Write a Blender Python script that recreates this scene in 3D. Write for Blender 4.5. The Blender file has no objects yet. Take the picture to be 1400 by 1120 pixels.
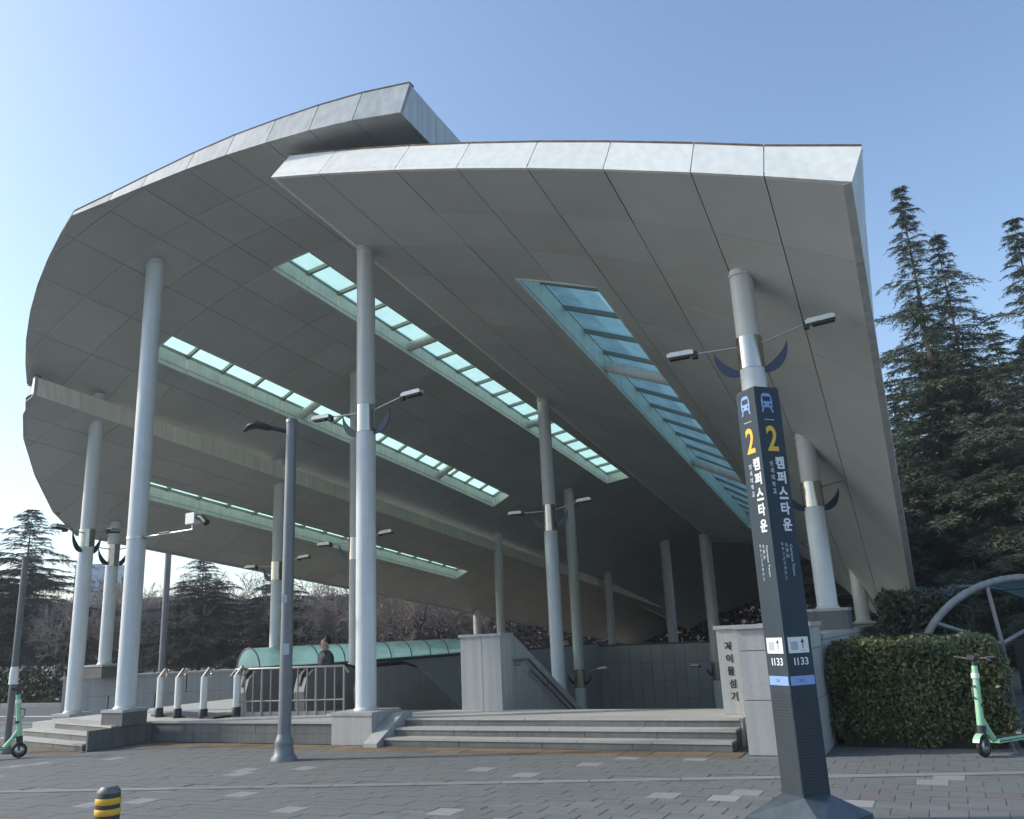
import bpy, math, random
import numpy as np
from mathutils import Vector, Matrix

sc = bpy.context.scene
# ------------------------------------------------------------------ camera
cam_d = bpy.data.cameras.new("camera")
cam = bpy.data.objects.new("camera", cam_d)
sc.collection.objects.link(cam)
sc.camera = cam
cam_d.sensor_width = 36.0
cam_d.lens = 36.0 * 1160.0 / 1400.0
cam_d.clip_start = 0.05
cam_d.clip_end = 3000.0
cam.matrix_world = Matrix(((0.99894956, 0.04582337, 0.0, 0.0),
                           (0.01177012, -0.25658872, -0.96644901, 0.0),
                           (-0.04428595, 0.96543381, -0.25685854, 1.6),
                           (0, 0, 0, 1)))
# ------------------------------------------------------------------ sky, sun, exposure
SUN_AZ = math.radians(-82.0)      # measured from +Y towards +X
SUN_EL = math.radians(34.0)
world = bpy.data.worlds.new("World")
sc.world = world
world.use_nodes = True
wn = world.node_tree.nodes
wl = world.node_tree.links
for n in list(wn):
    wn.remove(n)
w_out = wn.new("ShaderNodeOutputWorld")
w_bg = wn.new("ShaderNodeBackground")
sky = wn.new("ShaderNodeTexSky")
sky.sky_type = 'NISHITA'
sky.sun_disc = False
sky.sun_elevation = SUN_EL
sky.sun_rotation = SUN_AZ
sky.altitude = 20
sky.air_density = 1.0
sky.dust_density = 1.5
sky.ozone_density = 2.6
w_bg.inputs["Strength"].default_value = 0.15
wl.new(sky.outputs["Color"], w_bg.inputs["Color"])
wl.new(w_bg.outputs["Background"], w_out.inputs["Surface"])

sun_d = bpy.data.lights.new("sun", 'SUN')
sun_d.energy = 2.0
sun_d.angle = math.radians(3.0)
sun_d.color = (1.0, 0.955, 0.88)
sun = bpy.data.objects.new("sun", sun_d)
sc.collection.objects.link(sun)
sdir = Vector((math.sin(SUN_AZ) * math.cos(SUN_EL), math.cos(SUN_AZ) * math.cos(SUN_EL), math.sin(SUN_EL)))
sun.rotation_euler = sdir.to_track_quat('Z', 'Y').to_euler()
sun.location = (-30, 0, 30)

sc.view_settings.view_transform = 'Standard'
sc.view_settings.look = 'None'
sc.view_settings.exposure = 0.80
sc.view_settings.gamma = 1.0
sc.view_settings.use_curve_mapping = False
sc.view_settings.use_white_balance = True      # camera white balance for open shade
sc.view_settings.white_balance_temperature = 6750
sc.view_settings.white_balance_tint = 7
sc.cycles.max_bounces = 8
sc.cycles.diffuse_bounces = 7
sc.cycles.transparent_max_bounces = 12
sc.cycles.sample_clamp_indirect = 6.0

# ------------------------------------------------------------------ building frame: u along the entrance front, v into the building
TH = math.radians(25.8)
A0 = Vector((-2.38, 13.87))
UX, UY = math.cos(TH), -math.sin(TH)
VX, VY = math.sin(TH), math.cos(TH)
def P(u, v, z=0.0):
    return (A0.x + UX * u + VX * v, A0.y + UY * u + VY * v, z)
UDIR = Vector((UX, UY, 0)); VDIR = Vector((VX, VY, 0)); ZDIR = Vector((0, 0, 1))
ROT_U = -TH                        # rotation about z that turns +X into +U

# ------------------------------------------------------------------ materials
MATS = {}
def mat(name, col, rough=0.6, metal=0.0, noise=0.0, nscale=8.0, bump=0.0, bscale=60.0, rnd=0.0,
        streak=0.0, spec=0.5, col2=None, c2scale=1.2, c2amt=0.0, coat=0.0):
    if name in MATS:
        return MATS[name]
    m = bpy.data.materials.new(name); m.use_nodes = True
    nt = m.node_tree; N = nt.nodes; L = nt.links
    b = N["Principled BSDF"]
    b.inputs["Roughness"].default_value = rough
    b.inputs["Metallic"].default_value = metal
    b.inputs["Specular IOR Level"].default_value = spec
    b.inputs["Coat Weight"].default_value = coat
    b.inputs["Base Color"].default_value = (*col, 1)
    cur = None
    def rgb(c):
        n = N.new("ShaderNodeRGB"); n.outputs[0].default_value = (*c, 1); return n.outputs[0]
    cur = rgb(col)
    tc = N.new("ShaderNodeTexCoord")
    geo = N.new("ShaderNodeNewGeometry")
    if c2amt > 0 and col2 is not None:
        nz = N.new("ShaderNodeTexNoise"); nz.inputs["Scale"].default_value = c2scale
        nz.inputs["Detail"].default_value = 6; nz.inputs["Roughness"].default_value = 0.65
        L.new(geo.outputs["Position"], nz.inputs["Vector"])
        mr = N.new("ShaderNodeMapRange"); mr.inputs["From Min"].default_value = 0.45; mr.inputs["From Max"].default_value = 0.75
        mr.inputs["To Max"].default_value = c2amt
        L.new(nz.outputs["Fac"], mr.inputs["Value"])
        mx = N.new("ShaderNodeMix"); mx.data_type = 'RGBA'
        L.new(mr.outputs[0], mx.inputs[0]); L.new(cur, mx.inputs[6]); mx.inputs[7].default_value = (*col2, 1)
        cur = mx.outputs[2]
    fac = None
    def mul(a, bb):
        n = N.new("ShaderNodeMath"); n.operation = 'MULTIPLY'
        L.new(a, n.inputs[0]); L.new(bb, n.inputs[1]); return n.outputs[0]
    def rng(sock, lo, hi, f0=0.3, f1=0.7):
        n = N.new("ShaderNodeMapRange"); n.inputs["From Min"].default_value = f0; n.inputs["From Max"].default_value = f1
        n.inputs["To Min"].default_value = lo; n.inputs["To Max"].default_value = hi
        L.new(sock, n.inputs["Value"]); return n.outputs[0]
    if noise > 0:
        nz = N.new("ShaderNodeTexNoise"); nz.inputs["Scale"].default_value = nscale; nz.inputs["Detail"].default_value = 8
        nz.inputs["Roughness"].default_value = 0.6
        L.new(geo.outputs["Position"], nz.inputs["Vector"])
        fac = rng(nz.outputs["Fac"], 1 - noise, 1 + noise)
    if streak > 0:
        mp = N.new("ShaderNodeMapping"); mp.inputs["Scale"].default_value = (9, 9, 0.35)
        L.new(geo.outputs["Position"], mp.inputs["Vector"])
        nz = N.new("ShaderNodeTexNoise"); nz.inputs["Scale"].default_value = 1.0; nz.inputs["Detail"].default_value = 5
        L.new(mp.outputs[0], nz.inputs["Vector"])
        f = rng(nz.outputs["Fac"], 1 - streak, 1 + streak * 0.4)
        fac = f if fac is None else mul(fac, f)
    if rnd > 0:
        oi = N.new("ShaderNodeObjectInfo")
        f = rng(oi.outputs["Random"], 1 - rnd, 1 + rnd, 0, 1)
        fac = f if fac is None else mul(fac, f)
    if fac is not None:
        vm = N.new("ShaderNodeVectorMath"); vm.operation = 'SCALE'
        L.new(cur, vm.inputs[0]); L.new(fac, vm.inputs["Scale"])
        cur = vm.outputs[0]
    L.new(cur, b.inputs["Base Color"])
    if bump > 0:
        nz = N.new("ShaderNodeTexNoise"); nz.inputs["Scale"].default_value = bscale; nz.inputs["Detail"].default_value = 4
        L.new(geo.outputs["Position"], nz.inputs["Vector"])
        bp = N.new("ShaderNodeBump"); bp.inputs["Strength"].default_value = bump; bp.inputs["Distance"].default_value = 0.02
        L.new(nz.outputs["Fac"], bp.inputs["Height"]); L.new(bp.outputs[0], b.inputs["Normal"])
    MATS[name] = m
    return m

def glass_mat(name, tint, trans, tamt, gloss=0.08, dirt=0.0):
    m = bpy.data.materials.new(name); m.use_nodes = True
    nt = m.node_tree; N = nt.nodes; L = nt.links
    for n in list(N): N.remove(n)
    out = N.new("ShaderNodeOutputMaterial")
    tr = N.new("ShaderNodeBsdfTransparent"); tr.inputs[0].default_value = (*tint, 1)
    tl = N.new("ShaderNodeBsdfTranslucent"); tl.inputs[0].default_value = (*trans, 1)
    gl = N.new("ShaderNodeBsdfGlossy"); gl.inputs["Roughness"].default_value = 0.12
    m1 = N.new("ShaderNodeMixShader"); m1.inputs[0].default_value = tamt
    if dirt > 0:
        geo = N.new("ShaderNodeNewGeometry"); nz = N.new("ShaderNodeTexNoise"); nz.inputs["Scale"].default_value = 2.5; nz.inputs["Detail"].default_value = 7
        L.new(geo.outputs["Position"], nz.inputs["Vector"])
        mr = N.new("ShaderNodeMapRange"); mr.inputs["From Min"].default_value = .3; mr.inputs["From Max"].default_value = .7
        mr.inputs["To Min"].default_value = tamt - dirt; mr.inputs["To Max"].default_value = tamt + dirt
        L.new(nz.outputs["Fac"], mr.inputs["Value"]); L.new(mr.outputs[0], m1.inputs[0])
    L.new(tr.outputs[0], m1.inputs[1]); L.new(tl.outputs[0], m1.inputs[2])
    m2 = N.new("ShaderNodeMixShader"); m2.inputs[0].default_value = gloss
    L.new(m1.outputs[0], m2.inputs[1]); L.new(gl.outputs[0], m2.inputs[2])
    L.new(m2.outputs[0], out.inputs["Surface"])
    MATS[name] = m
    return m

M_SOFFIT = mat("soffit_panel", (0.44, 0.458, 0.445), 0.42, 0.0, noise=0.07, nscale=0.6, rnd=0.06, col2=(0.34, 0.34, 0.31), c2scale=0.8, c2amt=0.35, bump=0.03, bscale=1.5)
M_FASCIA = mat("fascia_white", (0.81, 0.81, 0.755), 0.55, 0.0, noise=0.02, nscale=1.6, rnd=0.04, streak=0.10)
M_FASCIA_G = mat("fascia_grey", (0.46, 0.475, 0.465), 0.45, 0.1, noise=0.07, nscale=1.4, rnd=0.06, streak=0.2)
M_FASCIA_B = mat("fascia_beige", (0.80, 0.74, 0.62), 0.5, 0.0, noise=0.06, nscale=1.4, rnd=0.05, streak=0.15)
M_RUST = mat("rusty_trim", (0.13, 0.09, 0.065), 0.8, 0.0, noise=0.5, nscale=6)
M_DECK = mat("roof_deck", (0.15, 0.155, 0.15), 0.9, 0, noise=0.2, nscale=1)
M_REVEAL = mat("skylight_reveal", (0.66, 0.69, 0.65), 0.5, 0, noise=0.07, nscale=2, streak=0.12)
M_BAR = mat("skylight_bar", (0.24, 0.26, 0.24), 0.5, 0.2)
M_GLASS = glass_mat("skylight_frosted", (0.64, 0.90, 0.74), (0.52, 0.76, 0.66), 0.66, 0.04, 0.08)
M_GLASST = glass_mat("skylight_teal", (0.58, 0.92, 0.76), (0.66, 0.93, 0.86), 0.55, 0.05, 0.12)
M_VAULT = glass_mat("vault_teal", (0.55, 0.78, 0.80), (0.56, 0.75, 0.77), 0.75, 0.15, 0.1)
M_SHELT = glass_mat("shelter_glass", (0.16, 0.30, 0.30), (0.08, 0.16, 0.16), 0.5, 0.06, 0.1)
M_RIMG = mat("rim_grey", (0.30, 0.30, 0.29), 0.5, 0.3, noise=0.12, nscale=5, streak=0.2)
M_COL = mat("column_cream", (0.60, 0.605, 0.58), 0.4, 0, noise=0.05, nscale=2.5, streak=0.12)
M_COLW = mat("column_white", (0.66, 0.70, 0.715), 0.38, 0, noise=0.05, nscale=2.5, streak=0.14, col2=(0.45, 0.43, 0.40), c2scale=3.5, c2amt=0.12)
M_CHROME = mat("stainless", (0.50, 0.46, 0.41), 0.20, 1.0, noise=0.05, nscale=9)
M_STEEL = mat("brushed_steel", (0.50, 0.50, 0.49), 0.35, 1.0, noise=0.1, nscale=12)
M_RAIL = mat("rail_steel", (0.27, 0.27, 0.265), 0.45, 0.6, noise=0.1, nscale=12)
M_BLUE = mat("bracket_blue", (0.008, 0.024, 0.070), 0.35)
M_LAMPW = mat("lamp_shell", (0.78, 0.78, 0.75), 0.35)
M_LAMPS = mat("lamp_alloy", (0.56, 0.55, 0.52), 0.38, 0.6, noise=0.1, nscale=9)
M_BLACK = mat("black_plastic", (0.018, 0.018, 0.02), 0.5)
M_GRAN = mat("granite_light", (0.40, 0.40, 0.39), 0.6, 0, noise=0.16, nscale=70, rnd=0.05, streak=0.16, col2=(0.33, 0.33, 0.32), c2scale=1.5, c2amt=0.3, bump=0.05)
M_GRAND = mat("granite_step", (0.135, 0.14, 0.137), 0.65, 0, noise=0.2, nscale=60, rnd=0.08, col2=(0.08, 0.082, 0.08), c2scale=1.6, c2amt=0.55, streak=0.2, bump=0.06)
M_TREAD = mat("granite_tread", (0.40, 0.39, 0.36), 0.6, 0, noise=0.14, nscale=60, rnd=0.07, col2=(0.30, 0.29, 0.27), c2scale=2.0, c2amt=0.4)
M_FLOOR = mat("platform_floor", (0.50, 0.485, 0.45), 0.5, 0, noise=0.14, nscale=40, col2=(0.27, 0.26, 0.24), c2scale=1.1, c2amt=0.4)
M_TILE = mat("wall_tile", (0.47, 0.48, 0.475), 0.45, 0, noise=0.1, nscale=20, rnd=0.07)
M_DARKP = mat("escalator_cladding", (0.23, 0.235, 0.23), 0.42, 0.2, noise=0.12, nscale=3, streak=0.15)
M_RUBBER = mat("rubber", (0.012, 0.012, 0.013), 0.6)
M_PAVER = mat("paver_grey", (0.146, 0.156, 0.156), 0.8, 0, noise=0.2, nscale=35, rnd=0.13, col2=(0.118, 0.124, 0.123), c2scale=0.8, c2amt=0.5, bump=0.10, bscale=90)
M_PAVERL = mat("paver_light", (0.255, 0.262, 0.262), 0.75, 0, noise=0.14, nscale=30, rnd=0.12, col2=(0.22, 0.22, 0.22), c2scale=5, c2amt=0.5)
M_PAVERP = mat("paver_pinkish", (0.15, 0.14, 0.135), 0.75, 0, noise=0.14, nscale=30, rnd=0.15)
M_BROWN = mat("paver_brown", (0.17, 0.125, 0.08), 0.8, 0, noise=0.2, nscale=25, rnd=0.2, col2=(0.14, 0.11, 0.08), c2scale=2, c2amt=0.4)
M_JOINT = mat("joint_sand", (0.075, 0.075, 0.075), 0.95, 0, noise=0.2, nscale=40)
M_KERB = mat("kerb_stone", (0.22, 0.22, 0.215), 0.7, 0, noise=0.15, nscale=40, rnd=0.1)
M_ASPH = mat("asphalt", (0.075, 0.08, 0.085), 0.85, 0, noise=0.25, nscale=60, col2=(0.12, 0.12, 0.12), c2scale=0.5, c2amt=0.5)
M_PAINT = mat("road_paint", (0.62, 0.62, 0.6), 0.7, 0, noise=0.15, nscale=15)
M_POLE = mat("pole_grey", (0.20, 0.21, 0.225), 0.42, 0.3, noise=0.1, nscale=5, streak=0.2)
M_POLED = mat("pole_weathered", (0.16, 0.165, 0.16), 0.5, 0.2, noise=0.15, nscale=6, streak=0.2)
M_NAVY = mat("pylon_navy", (0.036, 0.053, 0.070), 0.6, 0.0, spec=0.22, noise=0.10, nscale=2.5, streak=0.1)
M_NAVYB = mat("pylon_base", (0.065, 0.085, 0.105), 0.42, 0.2, noise=0.12, nscale=6, col2=(0.2, 0.21, 0.22), c2scale=3, c2amt=0.3)
M_RIB = mat("pylon_rib", (0.045, 0.054, 0.063), 0.6, 0.0, spec=0.22, noise=0.1, nscale=4)
M_TXTW = mat("print_white", (0.74, 0.77, 0.78), 0.6)
M_TXTS = mat("print_pale", (0.40, 0.45, 0.48), 0.6)
M_TXTY = mat("print_yellow", (0.80, 0.48, 0.05), 0.55)
M_TXTB = mat("print_blue", (0.22, 0.36, 0.66), 0.55)
M_TXTK = mat("print_black", (0.02, 0.02, 0.02), 0.6)
M_PANELW = mat("panel_white", (0.75, 0.76, 0.75), 0.5, 0, noise=0.04)
M_MINT = mat("scooter_mint", (0.33, 0.62, 0.40), 0.35, 0, noise=0.05, nscale=8)
M_MINTD = mat("scooter_dark", (0.03, 0.035, 0.033), 0.5)
M_BOLY = mat("bollard_yellow", (0.72, 0.40, 0.03), 0.5, 0, noise=0.1, nscale=15)
M_BOLD = mat("bollard_rubber", (0.045, 0.042, 0.038), 0.65, 0, noise=0.25, nscale=15)
M_BOLW = mat("post_white", (0.70, 0.70, 0.68), 0.45, 0, noise=0.06, nscale=6, streak=0.2)
M_BARK = mat("bark", (0.075, 0.06, 0.05), 0.9, 0, noise=0.3, nscale=8)
M_TWIG = mat("bare_twigs", (0.26, 0.215, 0.19), 0.9, 0, noise=0.25, nscale=3, rnd=0.2)
M_NEED = mat("cedar_needles", (0.046, 0.074, 0.044), 0.6, 0, noise=0.5, nscale=1.3, rnd=0.15, col2=(0.115, 0.118, 0.06), c2scale=0.8, c2amt=0.8)
M_NEEDB = mat("cedar_needles_blue", (0.046, 0.062, 0.055), 0.65, 0, noise=0.4, nscale=1.0, rnd=0.12)
M_LEAF = mat("hedge_leaf", (0.064, 0.090, 0.030), 0.5, 0, noise=0.5, nscale=6, col2=(0.13, 0.115, 0.03), c2scale=2.2, c2amt=0.6)
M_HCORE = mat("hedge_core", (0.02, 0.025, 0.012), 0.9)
M_SHRUB = mat("shrub_leaf", (0.035, 0.05, 0.03), 0.6, 0, noise=0.4, nscale=5)
M_SOIL = mat("soil", (0.10, 0.085, 0.065), 0.95, 0, noise=0.3, nscale=4, col2=(0.14, 0.12, 0.08), c2scale=0.3, c2amt=0.6)
M_BLDG = mat("tower_glass", (0.38, 0.47, 0.58), 0.3, 0, noise=0.05, nscale=0.1)
M_BLDGW = mat("tower_window", (0.30, 0.40, 0.52), 0.25, 0)
M_SKIN = mat("skin", (0.50, 0.30, 0.21), 0.5)
M_HAIR = mat("hair_black", (0.012, 0.011, 0.011), 0.45)
M_JACKET = mat("jacket_dark", (0.06, 0.07, 0.085), 0.7, 0, noise=0.6, nscale=14)
M_TROUS = mat("trousers_dark", (0.022, 0.023, 0.027), 0.8)
M_CABIN = mat("cabinet_navy", (0.03, 0.036, 0.046), 0.4, 0.2, noise=0.15, nscale=4)
M_TARP = mat("slate_cover", (0.10, 0.12, 0.15), 0.7, 0, noise=0.15, nscale=4)

# ------------------------------------------------------------------ object helpers
col = sc.collection
OFF = {}      # world offset of every parent we make
def tag(o, label=None, cat=None, group=None, kind=None):
    if label: o["label"] = label
    if cat: o["category"] = cat
    if group: o["group"] = group
    if kind: o["kind"] = kind
    return o
def thing(name, loc, label, cat, group=None):
    o = bpy.data.objects.new(name, None)
    o.empty_display_size = 0.2
    o.location = loc; col.objects.link(o)
    OFF[o.name] = Vector(loc)
    return tag(o, label, cat, group)
def link(name, me, parent=None, loc=(0, 0, 0), rz=0.0):
    o = bpy.data.objects.new(name, me)
    col.objects.link(o)
    if parent: o.parent = parent
    o.location = loc; o.rotation_euler = (0, 0, rz)
    return o

class MB:
    def __init__(s):
        s.v = []; s.f = []; s.m = []; s.mi = 0; s.sm = []
    def add(s, vs, fs, smooth=False):
        b = len(s.v); s.v += [tuple(p) for p in vs]
        for f in fs:
            s.f.append(tuple(i + b for i in f)); s.m.append(s.mi); s.sm.append(smooth)
        return s
    def hexa(s, q0, q1):
        """closed solid between two rings of n points"""
        n = len(q0)
        fs = [tuple(range(n))[::-1], tuple(range(n, 2 * n))]
        fs += [(i, (i + 1) % n, n + (i + 1) % n, n + i) for i in range(n)]
        return s.add(list(q0) + list(q1), fs)
    def box(s, c, size, ax=None):
        ax = ax or (Vector((1, 0, 0)), Vector((0, 1, 0)), ZDIR)
        c = Vector(c); a, b, d = [ax[i] * (size[i] / 2) for i in range(3)]
        q0 = [c - a - b - d, c + a - b - d, c + a + b - d, c - a + b - d]
        q1 = [p + 2 * d for p in q0]
        return s.hexa(q0, q1)
    def uvbox(s, u0, u1, v0, v1, z0, z1):
        q = [(u0, v0), (u1, v0), (u1, v1), (u0, v1)]
        return s.hexa([P(a, b, z0) for a, b in q], [P(a, b, z1) for a, b in q])
    def tube(s, pts, rad, n=10, caps=True, smooth=True):
        pts = [Vector(p) for p in pts]
        if not hasattr(rad, '__len__'): rad = [rad] * len(pts)
        rings = []; up0 = None
        for i, p in enumerate(pts):
            d = (pts[min(i + 1, len(pts) - 1)] - pts[max(i - 1, 0)]).normalized()
            if up0 is None:
                up0 = Vector((0, 0, 1)) if abs(d.z) < 0.9 else Vector((1, 0, 0))
            x = up0.cross(d)
            if x.length < 1e-5: x = Vector((0, 1, 0)).cross(d)
            x.normalize(); y = d.cross(x); up0 = y
            rings.append([p + (x * math.cos(t) + y * math.sin(t)) * rad[i] for t in [2 * math.pi * k / n for k in range(n)]])
        vs = [q for r in rings for q in r]; fs = []
        for i in range(len(pts) - 1):
            for k in range(n):
                a = i * n + k; b2 = i * n + (k + 1) % n
                fs.append((a, b2, b2 + n, a + n))
        s.add(vs, fs, smooth)
        if caps:
            s.add(rings[0], [tuple(range(n))[::-1]]); s.add(rings[-1], [tuple(range(n))])
        return s
    def lathe(s, c, prof, n=24, smooth=True, axis=None):
        """prof: list of (r, h) about axis at c"""
        c = Vector(c)
        if axis is None: ax = ZDIR
        else: ax = Vector(axis).normalized()
        x = Vector((1, 0, 0)) if abs(ax.x) < 0.9 else Vector((0, 1, 0))
        x = (x - ax * x.dot(ax)).normalized(); y = ax.cross(x)
        vs = []; fs = []
        for r, h in prof:
            vs += [c + ax * h + (x * math.cos(2 * math.pi * k / n) + y * math.sin(2 * math.pi * k / n)) * r for k in range(n)]
        for i in range(len(prof) - 1):
            for k in range(n):
                a = i * n + k; b2 = i * n + (k + 1) % n
                fs.append((a, b2, b2 + n, a + n))
        s.add(vs, fs, smooth)
        m = (len(prof) - 1) * n
        s.add(vs[:n], [tuple(range(n))[::-1]]); s.add(vs[m:m + n], [tuple(range(n))])
        return s
    def prism(s, poly, d):
        d = Vector(d); q = [Vector(p) for p in poly]
        return s.hexa(q, [p + d for p in q])
    def mesh(s, name, mats, off=Vector((0, 0, 0))):
        me = bpy.data.meshes.new(name)
        me.from_pydata([(p[0] - off[0], p[1] - off[1], p[2] - off[2]) for p in s.v], [], s.f)
        for m in (mats if isinstance(mats, (list, tuple)) else [mats]): me.materials.append(m)
        me.polygons.foreach_set("material_index", s.m)
        me.polygons.foreach_set("use_smooth", s.sm)
        me.update()
        return me
    def build(s, name, mats, parent=None, loc=None, kind=None):
        """world-coordinate geometry -> object; parent offset removed"""
        if parent is not None:
            off = OFF[parent.name]
            o = link(name, s.mesh(name, mats, off), parent)
            OFF[o.name] = off
        else:
            off = Vector(loc) if loc is not None else Vector((0, 0, 0))
            o = link(name, s.mesh(name, mats, off), None, off)
            OFF[o.name] = off
        if kind: o["kind"] = kind
        return o

def np_mesh(name, V, F, mats, mi=None, smooth=False):
    me = bpy.data.meshes.new(name)
    V = np.asarray(V, np.float32); F = np.asarray(F, np.int32)
    k = F.shape[1]
    me.vertices.add(len(V)); me.vertices.foreach_set("co", V.ravel())
    me.loops.add(F.size); me.loops.foreach_set("vertex_index", F.ravel())
    me.polygons.add(len(F)); me.polygons.foreach_set("loop_start", np.arange(len(F), dtype=np.int32) * k)
    me.polygons.foreach_set("loop_total", np.full(len(F), k, np.int32))
    for m in (mats if isinstance(mats, (list, tuple)) else [mats]): me.materials.append(m)
    if mi is not None: me.polygons.foreach_set("material_index", np.asarray(mi, np.int32))
    me.polygons.foreach_set("use_smooth", np.full(len(F), smooth, bool))
    me.update(calc_edges=True)
    return me
def copy_tree(o, parent=None):
    c = o.copy(); col.objects.link(c)
    if parent: c.parent = parent
    for ch in list(o.children): copy_tree(ch, c)
    return c

# ================================================================== GROUND
WELL = (-8.75, 5.45, 2.45, 33.0)         # sunken concourse, u0 u1 v0 v1
mb = MB()
E0 = 900.0
for (u0, u1, v0, v1) in [(-E0, E0, -E0, WELL[2]), (-E0, E0, WELL[3], E0), (-E0, WELL[0], WELL[2], WELL[3]), (WELL[1], E0, WELL[2], WELL[3])]:
    mb.add([P(u0, v0, -0.012), P(u1, v0, -0.012), P(u1, v1, -0.012), P(u0, v1, -0.012)], [(0, 1, 2, 3)])
ground = mb.build("ground", M_SOIL); tag(ground, "open ground around the station", kind="structure")

# concourse well floor and side walls
mb = MB()
mb.uvbox(WELL[0] - .3, WELL[1] + .3, WELL[2] - .3, WELL[3] + .3, -4.8, -4.5)
mb.uvbox(WELL[0] - .3, WELL[1] + .3, WELL[2] - .3, WELL[2], -4.5, -0.02)
mb.build("concourse_floor", M_FLOOR, kind="structure")

# pavement sheet with joints; pavers stand on it
plaza = MB()
plaza.uvbox(-30, 40, -26, 0.2, -0.05, -0.007)
plaza.uvbox(5.6, 40, 0.2, 9, -0.05, -0.007)
plaza.uvbox(-30, -8.9, 0.2, 3.0, -0.05, -0.007)
# surface beyond the built pavers continues as a paved material
def paved_mat():
    m = bpy.data.materials.new("far_paving"); m.use_nodes = True
    nt = m.node_tree; N = nt.nodes; L = nt.links; b = N["Principled BSDF"]
    geo = N.new("ShaderNodeNewGeometry"); mp = N.new("ShaderNodeMapping"); mp.inputs["Rotation"].default_value = (0, 0, TH)
    L.new(geo.outputs["Position"], mp.inputs["Vector"])
    br = N.new("ShaderNodeTexBrick"); br.offset = 0.5
    br.inputs["Scale"].default_value = 1.0; br.inputs["Brick Width"].default_value = 0.3; br.inputs["Row Height"].default_value = 0.15
    br.inputs["Mortar Size"].default_value = 0.006
    br.inputs["Color1"].default_value = (0.125, 0.135, 0.138, 1); br.inputs["Color2"].default_value = (0.175, 0.186, 0.188, 1)
    br.inputs["Mortar"].default_value = (0.07, 0.07, 0.07, 1)
    L.new(mp.outputs[0], br.inputs["Vector"])
    nz = N.new("ShaderNodeTexNoise"); nz.inputs["Scale"].default_value = 0.7; nz.inputs["Detail"].default_value = 8
    L.new(geo.outputs["Position"], nz.inputs["Vector"])
    mr = N.new("ShaderNodeMapRange"); mr.inputs["From Min"].default_value = .3; mr.inputs["From Max"].default_value = .7
    mr.inputs["To Min"].default_value = .75; mr.inputs["To Max"].default_value = 1.2
    L.new(nz.outputs["Fac"], mr.inputs["Value"])
    vm = N.new("ShaderNodeVectorMath"); vm.operation = 'SCALE'
    L.new(br.outputs["Color"], vm.inputs[0]); L.new(mr.outputs[0], vm.inputs["Scale"])
    L.new(vm.outputs[0], b.inputs["Base Color"]); b.inputs["Roughness"].default_value = 0.8
    return m
pavement = plaza.build("pavement", paved_mat(), kind="structure")

# individual pavers: one big course grid in the building direction, 0.30 x 0.30
rp = random.Random(5)
PS = 0.30
def paver_mesh(name, w, d, m):
    b = MB(); e = 0.006; h = 0.0
    q0 = [(-w / 2, -d / 2, -0.03), (w / 2, -d / 2, -0.03), (w / 2, d / 2, -0.03), (-w / 2, d / 2, -0.03)]
    q1 = [(x, y, -0.003) for x, y, _ in q0]
    q2 = [(x * (1 - 2 * e / w), y * (1 - 2 * e / d), 0.0) for x, y, _ in q0]
    b.add(q0 + q1 + q2, [(0, 1, 5, 4), (1, 2, 6, 5), (2, 3, 7, 6), (3, 0, 4, 7), (4, 5, 9, 8), (5, 6, 10, 9), (6, 7, 11, 10), (7, 4, 8, 11), (8, 9, 10, 11)])
    return b.mesh(name, m)
pm = {'g': paver_mesh("paver", PS - .006, PS / 2 - .006, M_PAVER), 'l': paver_mesh("paver", PS - .006, PS - .006, M_PAVERL), 'p': paver_mesh("paver", PS - .006, PS - .006, M_PAVERP)}
spots = []
# pale strip line that crosses the plaza: from (-7.2,11.45) to (6,9.3)
def line_side(x, y):
    return (y - 11.45) - (9.3 - 11.45) / 13.2 * (x + 7.2)
for j in range(-30, 2):
    for i in range(-40, 48):
        u = (i + 0.5 + (0.5 if j % 2 else 0)) * PS; v = j * PS + 0.05
        x, y, _ = P(u, v)
        if y < 7.2 or y > 15.5 or abs(x) > 0.66 * y + 0.6: continue
        if v > -0.12 and -8.7 < u < 5.5: continue
        if v > 0.0 and u < 7.2: continue
        if u < -5.0 and v > -1.0: continue
        if abs(line_side(x, y)) < 0.17: continue
        r = rp.random()
        if r < .042: spots.append((math.hypot(x, y), x, y, 'l'))
        elif r < .052: spots.append((math.hypot(x, y), x, y, 'p'))
        else:
            for sg in (-1, 1):
                xx, yy, _ = P(u, v + sg * PS / 4)
                spots.append((math.hypot(xx, yy), xx, yy, 'g'))
spots.sort()
rest = MB()
for k, (d, x, y, t) in enumerate(spots):
    dz = rp.uniform(-0.0022, 0.0022)
    if k < 300:
        o = link("paver", pm[t], pavement, (x, y, dz), ROT_U + rp.uniform(-.008, .008))
    else:
        rest.mi = {'g': 0, 'l': 1, 'p': 2}[t]
        w = (PS - .006) / 2; dd = (PS / 2 - .006) / 2 if t == 'g' else w
        q = [Vector((x, y, 0)) + UDIR * a * w + VDIR * b * dd for a, b in ((-1, -1), (1, -1), (1, 1), (-1, 1))]
        rest.add([p + ZDIR * (dz - .02) for p in q] + [p + ZDIR * dz for p in q], [(0, 1, 5, 4), (1, 2, 6, 5), (2, 3, 7, 6), (3, 0, 4, 7), (4, 5, 6, 7)])
rest.build("paver_field", [M_PAVER, M_PAVERL, M_PAVERP], pavement, kind="stuff")
# pale kerb strip in stones 1 m long
kd = Vector((13.2, -2.15, 0)).normalized(); kn = Vector((-kd.y, kd.x, 0))
for k in range(18):
    c = Vector((-9.2, 11.776, -0.02)) + kd * (k + .5) * 1.0
    MB().box(c, (0.99, 0.16, 0.05), (kd, kn, ZDIR)).build("kerb_stone", M_KERB, pavement)
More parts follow.
